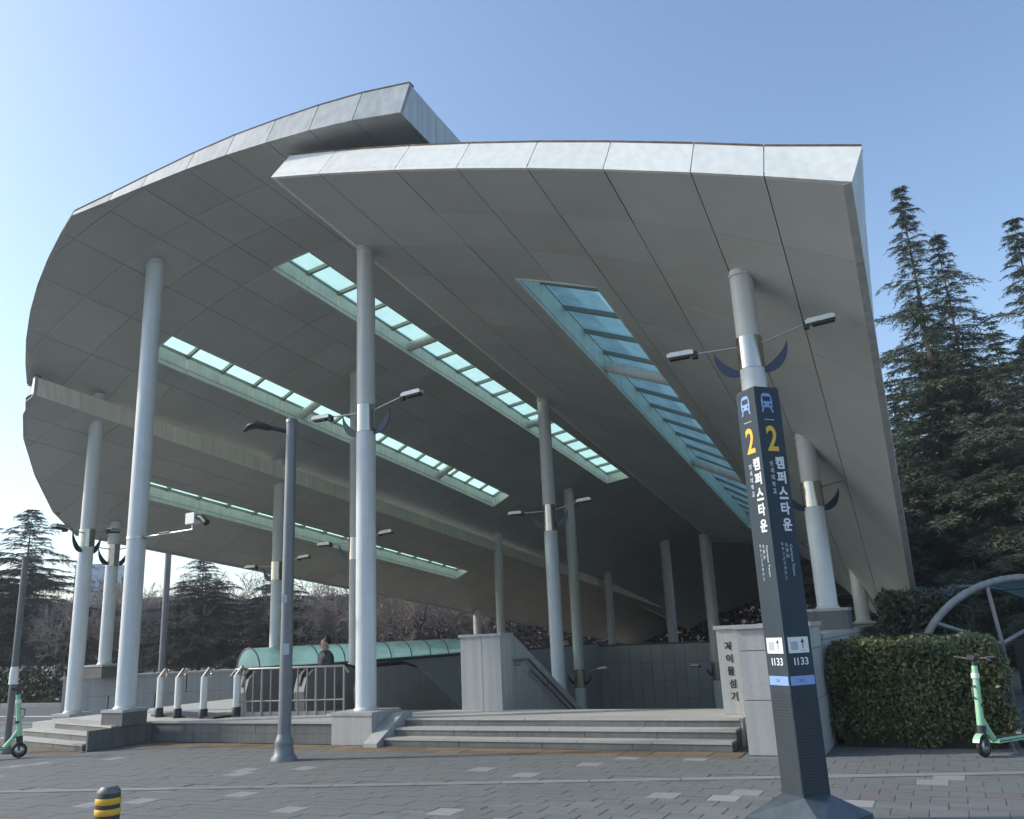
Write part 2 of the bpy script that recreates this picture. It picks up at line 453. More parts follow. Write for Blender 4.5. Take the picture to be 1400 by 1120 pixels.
# brown strip of pavers along the foot of the steps, wrapping round the left stair
for k in range(30):
    u = -5.2 + k * 0.4
    if u > 5.3: break
    v0 = -0.05 if u > -0.9 else 0.0
    MB().uvbox(u + .006, u + .394, v0 - .12, v0 + .13, -0.03, 0.003 + rp.uniform(-.002, .002)).build("brown_paver", M_BROWN, pavement)
    MB().uvbox(u + .006, u + .394, v0 + .14, v0 + .42, -0.03, 0.003 + rp.uniform(-.002, .002)).build("brown_paver", M_BROWN, pavement)
for k in range(26):
    t = k / 25.0
    # strip around the left stair foot
    u = -5.4 - 3.7 * t; v = -1.05 + 1.35 * t * t
    c = Vector(P(u, v, -0.012))
    MB().box(c, (0.17, 0.6, 0.03), (UDIR, VDIR, ZDIR)).build("brown_paver", M_BROWN, pavement)

# road at the left with kerb and a white marking
mb = MB()
mb.uvbox(-60, -11.0, 3.2, 8.0, -0.05, -0.004)
road = mb.build("road", M_ASPH, kind="structure")
for k in range(24):
    MB().uvbox(-35 + k, -35 + k + .985, 3.05, 3.2, -0.05, 0.05).build("kerb_stone", M_KERB, road)
    MB().uvbox(-35 + k, -35 + k + .985, 8.0, 8.18, -0.05, 0.12).build("kerb_stone", M_KERB, road)
MB().uvbox(-34, -12, 5.0, 5.14, -0.02, 0.0005).build("lane_marking", M_PAINT, road)

# ================================================================== ENTRANCE PLATFORM, STEPS
PZ = 0.36
plat = thing("entrance_platform", P(-1, 1.5, 0), "raised granite entrance platform with steps in front of the escalators", "platform")
b = MB()
b.uvbox(-5.35, 5.45, 1.02, WELL[2], -0.05, PZ - .004)
b.uvbox(-5.35, -0.36, .62, 1.02, -0.05, PZ - .004)
b.uvbox(-8.4, -4.65, WELL[2], 7.0, -0.05, PZ - .004)
b.uvbox(-8.4, -5.35, .3, WELL[2], -0.05, PZ - .004)
b.build("floor", M_FLOOR, plat)
def blocks(name, u0, u1, v0, v1, z0, z1, n, m, parent, gap=.004, jit=.003):
    rr = random.Random(int(u0 * 7 + z0 * 100 + v0 * 31))
    e = [u0 + (u1 - u0) * k / n for k in range(n + 1)]
    for k in range(n):
        j = rr.uniform(-jit, jit)
        MB().uvbox(e[k] + gap, e[k + 1] - gap, v0 + j, v1, z0, z1).build(name, m, parent)
# right-hand flight: three steps, each a course of riser blocks with a paler tread slab
for k, (v, z) in enumerate(((.40, .12), (.70, .24), (1.00, .36))):
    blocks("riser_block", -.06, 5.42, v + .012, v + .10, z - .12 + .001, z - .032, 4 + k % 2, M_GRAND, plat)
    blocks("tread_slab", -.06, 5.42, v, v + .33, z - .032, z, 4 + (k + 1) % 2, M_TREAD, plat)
    b = MB(); b.uvbox(-.06, 5.42, v + .06, v + .32, -.02, z - .034); b.build("step_core", M_GRAND, plat)
# plinth wall between the two columns: two courses under a coping
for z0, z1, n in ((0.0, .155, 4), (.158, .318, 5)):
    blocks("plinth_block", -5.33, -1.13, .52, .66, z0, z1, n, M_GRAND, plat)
blocks("coping_slab", -5.33, -1.13, .50, .92, .32, .36, 4, M_TREAD, plat)
# sloping cheek stone beside the steps
b = MB(); b.prism([P(-.33, .22, 0), P(-.33, .42, .0), P(-.33, 1.25, .36), P(-.33, 1.25, .45), P(-.33, .98, .45), P(-.33, .22, .06)], UDIR * .26)
b.build("cheek_stone", M_GRAN, plat)
# left-hand flight, turned a little: polygons (front-right, front-left, back-left, back-right)
def slab(name, pts, z0, z1, m, parent):
    return MB().hexa([P(a, c, z0) for a, c in pts], [P(a, c, z1) for a, c in pts]).build(name, m, parent)
LS = [((-5.42, -.86), (-8.75, -.10), .0, .115), ((-5.38, -.60), (-8.45, .14), .115, .24), ((-5.34, -.36), (-8.15, .40), .24, .36)]
for k, (r, l, z0, z1) in enumerate(LS):
    for q in range(3):
        t0 = q / 3 + .002; t1 = (q + 1) / 3 - .002
        pr = (r[0] + (l[0] - r[0]) * t0, r[1] + (l[1] - r[1]) * t0); pl = (r[0] + (l[0] - r[0]) * t1, r[1] + (l[1] - r[1]) * t1)
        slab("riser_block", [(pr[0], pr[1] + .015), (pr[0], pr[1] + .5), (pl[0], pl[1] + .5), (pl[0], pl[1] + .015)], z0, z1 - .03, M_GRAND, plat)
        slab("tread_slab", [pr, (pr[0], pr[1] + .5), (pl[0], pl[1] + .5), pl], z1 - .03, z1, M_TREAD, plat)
slab("stair_core", [(-5.36, -.2), (-5.36, .55), (-8.15, 1.2), (-8.15, .6)], 0, .352, M_GRAND, plat)
slab("side_wall", [(-5.345, -.84), (-5.30, -.84), (-5.30, .50), (-5.345, .50)], 0, .33, M_GRAND, plat)
# tactile yellow moss-stained strip etc. on the platform edge is in the floor material

# ================================================================== CANOPY: three overlapping leaves
def zM(u, v):
    w = v + 1.5525; k = .0483 if u < -2.07 else .0097
    return 10.139 - k * (u + 2.07) ** 2 - .075 * w - .00068 * w * w
def zL(u, v):
    d = -8.8 - u
    return 6.93 - .35 * d - .029 * d * abs(d) - .092 * (v - 1.76)
RU = [-2.07, 0, 2.07, 3.83, 5.04, 6.21, 7.08, 7.97]; RS = [.13, .13, .155, .175, .21, .29, .38, .47]
_rs = np.polyfit(RU, RS, 4)
def zR(u, v):
    return 9.052 - .240 * u - .00966 * u * u - float(np.polyval(_rs, u)) * (v + 1.5525)

def pw(xs, ys):
    return lambda u: float(np.interp(u, xs, ys))
P0 = P
def leaf(name, label, zf, ulines, vstep, vmin, vf, vb, slots, h, tilt, fasc, sides, vcut=1e9, glass=None, tubes=(), sh_=.5, warp=lambda u, v: u, fus=None):
    """one roof leaf. slots: (u0,u1,v0,v1). fasc: material. sides: (which, tilt, material)"""
    v_lo = vmin
    hf = h if callable(h) else (lambda u: h)
    h_max = max(hf(u) for u in ulines)
    def P(u, v, z=0.0):
        return P0(warp(u, v), v, z)
    uc = sum(ulines) / len(ulines)
    root = thing(name, P(uc, 2.0, zf(uc, 2.0)), label, "canopy roof")
    deck = MB(); soff_far = MB(); rr = random.Random(len(name))
    nr = int(math.ceil((max(vb(u) for u in ulines) - v_lo) / vstep))
    slots = [(s0, s1, v_lo + round((a - v_lo) / vstep) * vstep, v_lo + round((b_ - v_lo) / vstep) * vstep) for s0, s1, a, b_ in slots]
    for c in range(len(ulines) - 1):
        for r in range(nr):
            v0 = v_lo + r * vstep; v1 = v0 + vstep
            strips = [(ulines[c], ulines[c + 1])]
            for (s0, s1, sv0, sv1) in slots:
                if v0 >= sv0 - 1e-6 and v1 <= sv1 + 1e-6:
                    ns = []
                    for a, bb in strips:
                        if s1 <= a + 1e-6 or s0 >= bb - 1e-6: ns.append((a, bb)); continue
                        if s0 > a + .03: ns.append((a, s0))
                        if s1 < bb - .03: ns.append((s1, bb))
                    strips = ns
            for a, bb in strips:
                # trim the cell to the leaf's front and back outlines
                us5 = [a + (bb - a) * i_ / 12 for i_ in range(13)]
                lo_ = [min(max(v0, vf(x_)), v1) for x_ in us5]; hi_ = [max(min(v1, vb(x_)), v0) for x_ in us5]
                if all(h_ - l_ < .02 for l_, h_ in zip(lo_, hi_)): continue
                if all(l_ == v0 for l_ in lo_) and all(h_ == v1 for h_ in hi_):
                    poly = [(a, v0), (bb, v0), (bb, v1), (a, v1)]
                else:
                    th_ = [h_ - l_ for l_, h_ in zip(lo_, hi_)]
                    ok_ = [(us5[i_], lo_[i_], hi_[i_]) for i_ in range(13) if max(th_[max(0, i_ - 1):i_ + 2]) > .002]
                    if len(ok_) < 2: continue
                    poly = [(x_, l_) for x_, l_, h_ in ok_] + [(x_, h_) for x_, l_, h_ in ok_[::-1] if h_ - l_ > 1e-6]
                    if len(poly) < 3: continue
                if len(poly) < 3: continue
                area = abs(sum(poly[i][0] * poly[(i + 1) % len(poly)][1] - poly[(i + 1) % len(poly)][0] * poly[i][1] for i in range(len(poly)))) / 2
                deck.add([P(p[0], p[1], zf(*p) + .07) for p in poly], [tuple(range(len(poly)))[::-1]])
                deck.add([P(p[0], p[1], zf(*p) + .085) for p in poly], [tuple(range(len(poly)))])
                if area < .01: continue
                cx = sum(p[0] for p in poly) / len(poly); cy = sum(p[1] for p in poly) / len(poly)
                w_ = max(p[0] for p in poly) - min(p[0] for p in poly); d_ = max(p[1] for p in poly) - min(p[1] for p in poly)
                sx = max(.3, 1 - .014 / max(w_, .05)); sy = max(.3, 1 - .010 / max(d_, .05))
                dz = rr.uniform(-.004, .004)
                q = [(cx + (p[0] - cx) * sx, cy + (p[1] - cy) * sy) for p in poly]
                t = soff_far if v0 > vcut else MB()
                if len(q) == 4 and v0 <= vcut:
                    gv = []
                    for jj in range(4):
                        for ii in range(4):
                            a_, b_ = ii / 3, jj / 3
                            x_ = (q[0][0] * (1 - a_) + q[1][0] * a_) * (1 - b_) + (q[3][0] * (1 - a_) + q[2][0] * a_) * b_
                            y_ = (q[0][1] * (1 - a_) + q[1][1] * a_) * (1 - b_) + (q[3][1] * (1 - a_) + q[2][1] * a_) * b_
                            gv.append(P(x_, y_, zf(x_, y_) + dz))
                    t.add(gv, [(jj * 4 + ii, (jj + 1) * 4 + ii, (jj + 1) * 4 + ii + 1, jj * 4 + ii + 1) for jj in range(3) for ii in range(3)], True)
                    rim = [0, 1, 2, 3, 7, 11, 15, 14, 13, 12, 8, 4]
                    up = [(gv[i_][0], gv[i_][1], gv[i_][2] + .025) for i_ in rim]
                    t.add([gv[i_] for i_ in rim] + up, [(i_, (i_ + 1) % 12, 12 + (i_ + 1) % 12, 12 + i_) for i_ in range(12)] + [tuple(range(12, 24))])
                else:
                    t.hexa([P(p[0], p[1], zf(*p) + dz) for p in q], [P(p[0], p[1], zf(*p) + .025 + dz) for p in q])
                if v0 <= vcut: t.build("soffit_panel", M_SOFFIT, root)
    deck.build("roof_deck", M_DECK, root)
    if soff_far.v: soff_far.build("far_soffit", M_SOFFIT, root, kind="stuff")
    # front fascia panels
    rt = MB()
    us = list(fus or ulines)
    for a, bb in zip(us[:-1], us[1:]):
        va, vb_ = vf(a), vf(bb)
        g = .008
        def pt(u, v, z): return Vector(P(u, v, z))
        a2, b2 = (a + g if a != us[0] else a - .045), (bb - g if bb != us[-1] else bb + .045)
        va, vb_ = vf(a2) - .06, vf(b2) - .06
        za, zb = zf(a2, va) - .012, zf(b2, vb_) - .012
        tR = [t_ for w_, t_, _m in sides if w_ == 'R'][0] if bb == us[-1] else 0.0
        q0 = [pt(a2, va, za), pt(b2, vb_, zb), pt(b2 + tR, vb_ + tilt * hf(b2) / h_max, zb + hf(b2)), pt(a2, va + tilt * hf(a2) / h_max, za + hf(a2))]
        q1 = [p + VDIR * .075 for p in q0]
        MB().hexa(q0, q1).build("fascia_panel", fasc, root)
        rt.hexa([q0[3] + Vector((0, 0, .001)), q0[2] + Vector((0, 0, .001)), q1[2] + VDIR * .06, q1[3] + VDIR * .06],
                [q0[3] + Vector((0, 0, .035)), q0[2] + Vector((0, 0, .035)), q1[2] + VDIR * .06 + ZDIR * .035, q1[3] + VDIR * .06 + ZDIR * .035])
    rt.build("edge_trim", M_RUST, root)
    # side fascias
    for which, tl, m in sides:
        u = ulines[0] if which == 'L' else ulines[-1]
        sg = -1 if which == 'L' else 1
        v = vf(u) - .05; ve = vb(u); vs0 = v; u = u + sg * .045
        while v < ve - .05:
            v2 = min(v + vstep, ve)
            ta = tl * max(.04, 1 - (v - vs0) / 2.5); tb = tl * max(.04, 1 - (v2 - vs0) / 2.5)
            ka = max(.45, 1 - (v - vs0) / 9.0) if name == 'canopy_street_leaf' else 1.0; kb_ = max(.45, 1 - (v2 - vs0) / 9.0) if name == 'canopy_street_leaf' else 1.0
            qa = [Vector(P(u, v + .008, zf(u, v) - .012)), Vector(P(u, v2 - .008, zf(u, v2) - .012)),
                  Vector(P(u + tb, v2 - .008, zf(u, v2) + hf(u) * kb_ - .02)), Vector(P(u + ta, v + .008 + (tilt * hf(u) / h_max if v == vs0 else 0), zf(u, v) + hf(u) * ka - .02))]
            MB().hexa(qa, [p - UDIR * sg * .10 for p in qa]).build("fascia_panel", m, root)
            v = v2
    # skylights
    for si, (s0, s1, a, bb) in enumerate(slots):
        h = sh_
        tr = MB()
        n = int(round((bb - a) / vstep))
        gm = glass[si]
        fr = MB()
        # head frame round the opening
        for uu in (s0 - .03,):
            q = []
            for k in range(n):
                va, v2 = a + k * vstep, a + (k + 1) * vstep
                fr.hexa([P(uu, va, zf(uu, va) + h - .06), P(uu + .03, va, zf(uu, va) + h - .06), P(uu + .03, v2, zf(uu, v2) + h - .06), P(uu, v2, zf(uu, v2) + h - .06)],
                        [P(uu, va, zf(uu, va) + h + .02), P(uu + .03, va, zf(uu, va) + h + .02), P(uu + .03, v2, zf(uu, v2) + h + .02), P(uu, v2, zf(uu, v2) + h + .02)])
        sky_o = fr.build("skylight", M_BAR, root)
        for uu, w in ((s0 - .035, .03), (s1 + .005, .03)):
            for k in range(n):
                va, v2 = a + k * vstep + .006, a + (k + 1) * vstep - .006
                um = uu
                MB().hexa([P(um, va, zf(um, va) - .012), P(um + w, va, zf(um, va) - .012), P(um + w, v2, zf(um, v2) - .012), P(um, v2, zf(um, v2) - .012)],
                          [P(um, va, zf(um, va) + h - .065), P(um + w, va, zf(um, va) + h - .065), P(um + w, v2, zf(um, v2) + h - .065), P(um, v2, zf(um, v2) + h - .065)]).build("reveal_panel", M_REVEAL, sky_o)
        for vv in (a - .03, bb):
            MB().hexa([P(s0, vv, zf(s0, vv) - .012), P(s1, vv, zf(s1, vv) - .012), P(s1, vv + .03, zf(s1, vv) - .012), P(s0, vv + .03, zf(s0, vv) - .012)],
                      [P(s0, vv, zf(s0, vv) + h - .06), P(s1, vv, zf(s1, vv) + h - .06), P(s1, vv + .03, zf(s1, vv) + h - .06), P(s0, vv + .03, zf(s0, vv) + h - .06)]).build("reveal_panel", M_REVEAL, sky_o)
        for k in range(n):
            va, v2 = a + k * vstep + .03, a + (k + 1) * vstep - .03
            q = [(s0, va), (s1, va), (s1, v2), (s0, v2)]
            o = MB().add([P(x, y, zf(x, y) + h - .01) for x, y in q], [(0, 1, 2, 3)]).build("pane", gm, sky_o)
        for k in range(n + 1):
            va = a + k * vstep
            q = [(s0, va - .035), (s1, va - .035), (s1, va + .035), (s0, va + .035)]
            MB().hexa([P(x, y, zf(x, y) + h - .10) for x, y in q], [P(x, y, zf(x, y) + h + .015) for x, y in q]).build("glazing_bar", M_BAR, sky_o)
        for tv in tubes[si] if si < len(tubes) else ():
            MB().tube([P(s0 - .01, tv, zf(s0, tv) + .22), P(s1 + .01, tv, zf(s1, tv) + .22)], .13, 16).build("cross_tube", M_COL, sky_o)
    return root

VS = 1.16
_ml = np.polyfit([-9.3, -8.65, -7.52, -6.49, -5.43], [.09, -.47, -1.12, -1.6, -1.93], 3)
_mr = np.polyfit([-5.43, -4.8, -4.05, -3.18, -2.3, -.57, .82, 1.37], [-1.93, -1.76, -1.60, -1.50, -1.44, -1.36, -1.19, -1.13], 3)
def vfM(u):
    return float(np.polyval(_ml if u < -5.43 else _mr, u))
leaf("canopy_main_leaf", "highest, central leaf of the grey panelled station canopy with two pale mint skylights", zM,
     [-9.3, -8.2, -7.0, -5.9, -4.9, -4.0, -3.0, -2.1, -1.2, -.3, .55, 1.37], VS, -2.74, vfM, lambda u: 57.0,
     [(-4.0, -3.0, 1.9, 22.4), (-7.73, -7.0, 2.0, 19.6)], pw([-9.3, -5.43, -4.0, -2.3, 1.37], [.08, .10, .30, .50, .74]), .30, M_FASCIA_G, [('R', 0.0, M_FASCIA_G), ('L', 0.0, M_FASCIA_G)],
     vcut=23.0, sh_=.46, fus=[-9.3, -8.9, -8.4, -7.8, -7.2, -6.6, -6.0, -5.43, -4.7, -4.0, -3.0, -2.1, -1.2, -.3, .55, 1.37], glass=(M_GLASS, M_GLASS), tubes=((7.4, 15.0), (7.4, 15.0)))
leaf("canopy_street_leaf", "white edged canopy leaf above the numbered exit pylon, with a teal skylight slot", zR,
     [-.86, .1, 1.58, 2.68, 3.82, 4.95, 6.11, 7.0, 7.92], VS, -1.5525, lambda u: -1.5525, pw([-.86, 2, 4.95, 6.11, 7, 7.92], [28, 25, 20, 16.3, 13.3, 11.2]),
     [(1.93, 3.49, 1.9, 21.5)], .66, .46, M_FASCIA, [('R', .18, M_FASCIA_G), ('L', 0.0, M_FASCIA)], warp=lambda u, v: u - .027 * (v + 1.5525) * max(0.0, (u - 4.5) / 3.4), vcut=30, sh_=.60, glass=(M_GLASST,), tubes=((6.6, 14.0),))
vfL = pw([-12.85, -12.27, -11.24, -10.2, -9.1, -8.8], [4.3, 3.1, 1.8, .73, -.1, -.1])
leaf("canopy_low_leaf", "lowest canopy leaf with a beige edge band, beside the bare trees", zL,
     [-12.85, -12.27, -11.24, -10.2, -9.5, -8.8], VS, -.2, vfL, lambda u: 54.0,
     [(-11.05, -10.45, 4.9, 21.6)], .42, .06, M_FASCIA_G, [('R', -.08, M_FASCIA_B), ('L', 0.0, M_FASCIA_G)], vcut=28, sh_=.42, glass=(M_GLASS,))

# ================================================================== COLUMNS
def lamp_arm(root, c, z, dirv, L_=.78, rise=.06, drop=0.0):
    d = dirv
    side = Vector((-d.y, d.x, 0))
    a0 = Vector((c[0], c[1], z)) + d * .15; a1 = Vector((c[0], c[1], z + rise)) + d * L_
    arm = MB().tube([a0, a1], .014, 8).build("lamp_arm", M_STEEL, root)
    # curved blue gusset: crescent plate
    up, lo = [], []
    for k in range(9):
        t = k / 8
        ang = math.radians(90 * t)
        x = .16 + .36 * math.sin(ang); zz = z - .42 + .40 * (1 - math.cos(ang))
        wv = .075 * math.sin(math.pi * min(1, .18 + t * .82)) + .004
        up.append((x - wv * .55, zz + wv)); lo.append((x + wv * .25, zz - wv * .45))
    g = MB()
    poly = up + lo[::-1]
    q0 = [Vector((c[0], c[1], 0)) + d * x + ZDIR * zz - side * .012 for x, zz in poly]
    n = len(up)
    q1 = [p + side * .024 for p in q0]
    m = len(poly)
    fs = []
    for k in range(n - 1):
        fs.append((k, k + 1, m - 2 - k, m - 1 - k)); fs.append((m + k + 1, m + k, m + m - 1 - k, m + m - 2 - k))
    fs += [(i, m + i, m + (i + 1) % m, (i + 1) % m) for i in range(m)]
    g.add(q0 + q1, fs); g.build("gusset", M_BLUE, root)
    # flood light head
    hc = a1 + d * .22 + ZDIR * .02
    ax = (d + ZDIR * (rise * .4)).normalized(); ay = side; az = ax.cross(ay).normalized()
    hd = MB(); hd.box(hc, (.40, .15, .055), (ax, ay, az)); hd.box(hc + az * .038, (.34, .11, .024), (ax, ay, az))
    head = hd.build("lamp_head", M_LAMPS, root)
    MB().box(hc - az * .042 + ax * .03, (.30, .12, .034), (ax, ay, az)).build("lamp_lens", M_BLACK, head)
    MB().box(a1 + d * .02 - ZDIR * .02, (.07, .10, .10), (ax, ay, az)).build("lamp_hinge", M_BLACK, head)

def column(u, v, ztop, zbase, r, label, collar=None, white=True, lamps=True, ped=None, gr="canopy columns", ang=0.0, shaft_bot=None):
    c = P(u, v)
    zb = zbase
    root = thing("canopy_column", P(u, v, zb), label, "column", gr)
    if collar:
        c0, c1 = collar
        MB().lathe(c, [(r, zb), (r, c0)], 28).build("lower_shaft", M_COLW if white else M_COL, root)
        MB().lathe(c, [(r * .97, c1), (r * .97, ztop)], 28).build("upper_shaft", M_COL, root)
        MB().lathe(c, [(r * 1.06, c0), (r * 1.06, c1)], 28).build("collar", M_CHROME, root)
        if lamps:
            d = Vector((UX * math.cos(ang) + VX * math.sin(ang), UY * math.cos(ang) + VY * math.sin(ang), 0))
            zc = c0 + (c1 - c0) * .78
            lamp_arm(root, c, zc, d, rise=.16)
            lamp_arm(root, c, zc, -d, rise=.02)
    else:
        MB().lathe(c, [(r, zb), (r, ztop)], 28).build("shaft", M_COLW if white else M_COL, root)
    MB().lathe(c, [(r * 1.10, ztop - .10), (r * 1.10, ztop - .07)], 28).build("top_plate", M_COL, root)
    MB().lathe(c, [(r * 1.18, zb - .001), (r * 1.18, zb + .02), (r * 1.02, zb + .05)], 28).build("base_ring", M_COL, root)
    if ped:
        w, z0 = ped
        p = MB(); q = [(u - w, v - w), (u + w, v - w), (u + w, v + w), (u - w, v + w)]
        p.hexa([P(a, bb, z0) for a, bb in q], [P(a, bb, zb - .05) for a, bb in q])
        po = p.build("pedestal", M_GRAN if z0 < .2 else M_GRAND, root)
        w2 = w + .015; q = [(u - w2, v - w2), (u + w2, v - w2), (u + w2, v + w2), (u - w2, v + w2)]
        MB().hexa([P(a, bb, zb - .05) for a, bb in q], [P(a, bb, zb) for a, bb in q]).build("pedestal_cap", M_GRAN, root)
    return root
T = .05
column(-.735, .86, zR(-.735, .86) + T, .5, .175, "white column on a square granite pedestal at the top of the steps", (5.27, 5.77), ped=(.40, 0.0))
column(-5.5, .04, zM(-5.5, .04) + T, .62, .175, "plain column without a collar, on the landing of the left stair, carrying the camera arm", None, ped=(.27, .34))
column(-9.07, 1.68, zM(-9.07, 1.68) + T, .40, .16, "column with a steel collar piercing the beige edge band, at the outer end of the left stair", (3.96, 4.36), white=True, ped=(.27, -.02), ang=1.9)
column(6.24, .50, zR(6.24, .50) + T, 1.60, .175, "column with two floodlights rising behind the numbered exit pylon", (5.11, 5.58))
column(-.83, 9.19, zR(-.83, 9.19) + T, -4.5, .175, "column with two floodlights standing in the stairwell behind the sloping balustrade", (4.21, 4.90))
column(6.24, 5.59, zR(6.24, 5.59) + T, 1.82, .185, "white column on the pedestal behind the trimmed hedge", (3.70, 4.18), ped=(.36, 1.42), ang=.5)
column(6.24, 12.89, zR(6.24, 12.89) + T, 1.54, .18, "short plain column low under the street-side edge, behind the hedge", None, white=False, ped=(.3, 1.2))
column(-5.55, 7.02, zM(-5.55, 7.02) + T, 1.07, .15, "slim collared column beside the escalator, behind the pedestal column", (3.71, 4.29), white=False, ped=(.26, .3))
column(-9.09, 8.04, zM(-9.09, 8.04) + T, 1.03, .165, "collared column rising in front of the near end of the teal glass vault", (3.46, 3.98), white=True, ped=None)
column(-12.22, 4.93, zL(-12.22, 4.93) + T, 1.33, .165, "collared column on the grey wall, supporting the outer edge of the lowest leaf", (3.92, 4.52), white=True, ped=(.36, 1.0), ang=1.7)
column(-5.42, 21.83, zM(-5.42, 21.83) + T, -4.5, .22, "column in the stairwell with its collar just above the landing floor", (-.55, .15), white=True)
column(-.96, 26.66, zR(-.96, 26.66) + T, -4.5, .26, "column in the stairwell beside the granite name wall", (-.65, .1), white=True)
column(-8.76, 21.56, zM(-8.76, 21.56) + T, 1.0, .19, "plain column piercing the beige band above the granite block", None, white=False)
column(-8.36, 34.0, zM(-8.36, 34.0) + T, .8, .21, "plain column on the tiled end wall, under the end of the beige band", None, white=False, ped=(.4, .2))
column(-5.0, 34.2, zM(-5.0, 34.2) + T, .7, .26, "stout column on the tiled end wall at the edge of the tree opening", None, white=False, ped=(.5, .2))
column(-12.67, 26.61, zL(-12.67, 26.61) + T, 1.0, .19, "short plain column under the low leaf beyond the teal vault", None, white=False, ped=(.3, 0))

# ================================================================== WALLS OF THE WELL
tw = thing("tiled_wall", P(-2, 33.2, 0), "dark grey tiled end wall of the sunken stairwell", "wall")
b = MB(); b.uvbox(WELL[0] - .3, WELL[1] + .3, 33.06, 33.5, -4.6, .78); b.build("wall_core", M_DECK, tw)
tm = {}
cnt = 0
for i in range(24):
    for j in range(6):
        u0 = -8.9 + i * .6; z1 = .80 - j * .9; z0 = z1 - .9
        if cnt < 300:
            MB().uvbox(u0 + .008, u0 + .592, 33.0, 33.06, z0 + .008, z1 - .008).build("wall_tile", M_TILE, tw); cnt += 1
MB().uvbox(-8.95, 5.6, 32.97, 33.55, .80, .88).build("coping", M_GRAND, tw)

lw = thing("parapet_wall", P(-9, 15, 0), "long dark parapet wall below the teal glass vault", "wall")
b = MB(); b.uvbox(-9.35, -8.75, 7.6, 33.0, -4.6, .94); b.build("wall_body", M_TILE, lw)
for k in range(13):
    MB().uvbox(-9.4, -8.7, 7.6 + k * 1.95 + .006, 7.6 + (k + 1) * 1.95 - .006, .94, 1.0).build("coping_stone", M_GRAND, lw)

rw = thing("retaining_wall", P(6, 6, 0), "granite retaining wall behind the trimmed hedge, carrying two column pedestals", "wall")
b = MB(); b.uvbox(5.5, 6.55, 1.25, 33.0, -4.6, 1.36); b.build("wall_body", M_TILE, rw)
for k in range(16):
    MB().uvbox(5.46, 6.62, 1.25 + k * 1.98 + .005, 1.25 + (k + 1) * 1.98 - .005, 1.36, 1.44).build("coping_stone", M_GRAN, rw)
for k in range(9):
    for z0, z1 in ((0, .66), (.67, 1.35)):
        MB().uvbox(6.55, 6.60, 1.3 + k * 1.3 + .005, 1.3 + (k + 1) * 1.3 - .005, z0, z1).build("granite_panel", M_GRAN, rw)

# granite name wall at the right of the steps
nw = thing("name_wall", P(6.2, .7, 0), "pale granite wall block with dark vertical lettering beside the steps", "wall")
b = MB(); b.uvbox(5.70, 6.56, .20, 1.24, 0, 1.54); b.uvbox(5.12, 5.75, 1.53, 2.2, .3, 1.54); b.build("wall_core", M_GRAND, nw)
for z0, z1 in ((0.0, .655), (.662, 1.265), (1.272, 1.54)):
    for u0, u1 in ((5.68, 6.12), (6.128, 6.58)):
        MB().uvbox(u0, u1, .15, .20, z0 + .002, z1).build("granite_panel", M_GRAN, nw)
    MB().uvbox(6.561, 6.59, .20, 1.24, z0 + .002, z1).build("granite_panel", M_GRAN, nw)
MB().uvbox(5.10, 5.76, 1.48, 1.53, PZ, 1.54).build("granite_panel", M_GRAN, nw)
MB().uvbox(5.65, 6.62, .11, 1.27, 1.545, 1.60).build("coping_stone", M_GRAN, nw)
MB().uvbox(5.07, 5.65, 1.45, 2.22, 1.545, 1.60).build("coping_stone", M_GRAN, nw)
MB().uvbox(5.95, 6.52, .25, .85, 1.60, 1.605).build("column_footing", M_GRAN, nw)

# wall by the left outer columns
fw = thing("front_parapet", P(-11, 6, 0), "light grey panelled wall behind the white guard posts", "wall")
def wall_run(a, bb, n, z0, z1, th, m, parent, nm="wall_panel"):
    for k in range(n):
        t0 = k / n + .003; t1 = (k + 1) / n - .003
        p = (a[0] + (bb[0] - a[0]) * t0, a[1] + (bb[1] - a[1]) * t0); q = (a[0] + (bb[0] - a[0]) * t1, a[1] + (bb[1] - a[1]) * t1)
        dx, dy = bb[0] - a[0], bb[1] - a[1]; l = math.hypot(dx, dy); nx, ny = -dy / l * th, dx / l * th
        MB().hexa([P(*p, z0), P(*q, z0), P(q[0] + nx, q[1] + ny, z0), P(p[0] + nx, p[1] + ny, z0)],
                  [P(*p, z1), P(*q, z1), P(q[0] + nx, q[1] + ny, z1), P(p[0] + nx, p[1] + ny, z1)]).build(nm, m, parent)
wall_run((-13.4, 4.6), (-9.4, 7.3), 4, 0.0, .50, .4, M_GRAN, fw)
wall_run((-13.4, 4.6), (-9.4, 7.3), 3, .505, .96, .4, M_GRAN, fw)
wall_run((-13.45, 4.55), (-9.4, 7.25), 3, .963, 1.03, .5, M_GRAN, fw, "coping_stone")
wall_run((-9.4, 7.3), (-4.9, 7.3), 4, 0.0, .50, .4, M_GRAN, fw)
wall_run((-9.4, 7.3), (-4.9, 7.3), 3, .505, .96, .4, M_GRAN, fw)
wall_run((-9.4, 7.25), (-4.9, 7.25), 3, .963, 1.03, .5, M_GRAN, fw, "coping_stone")

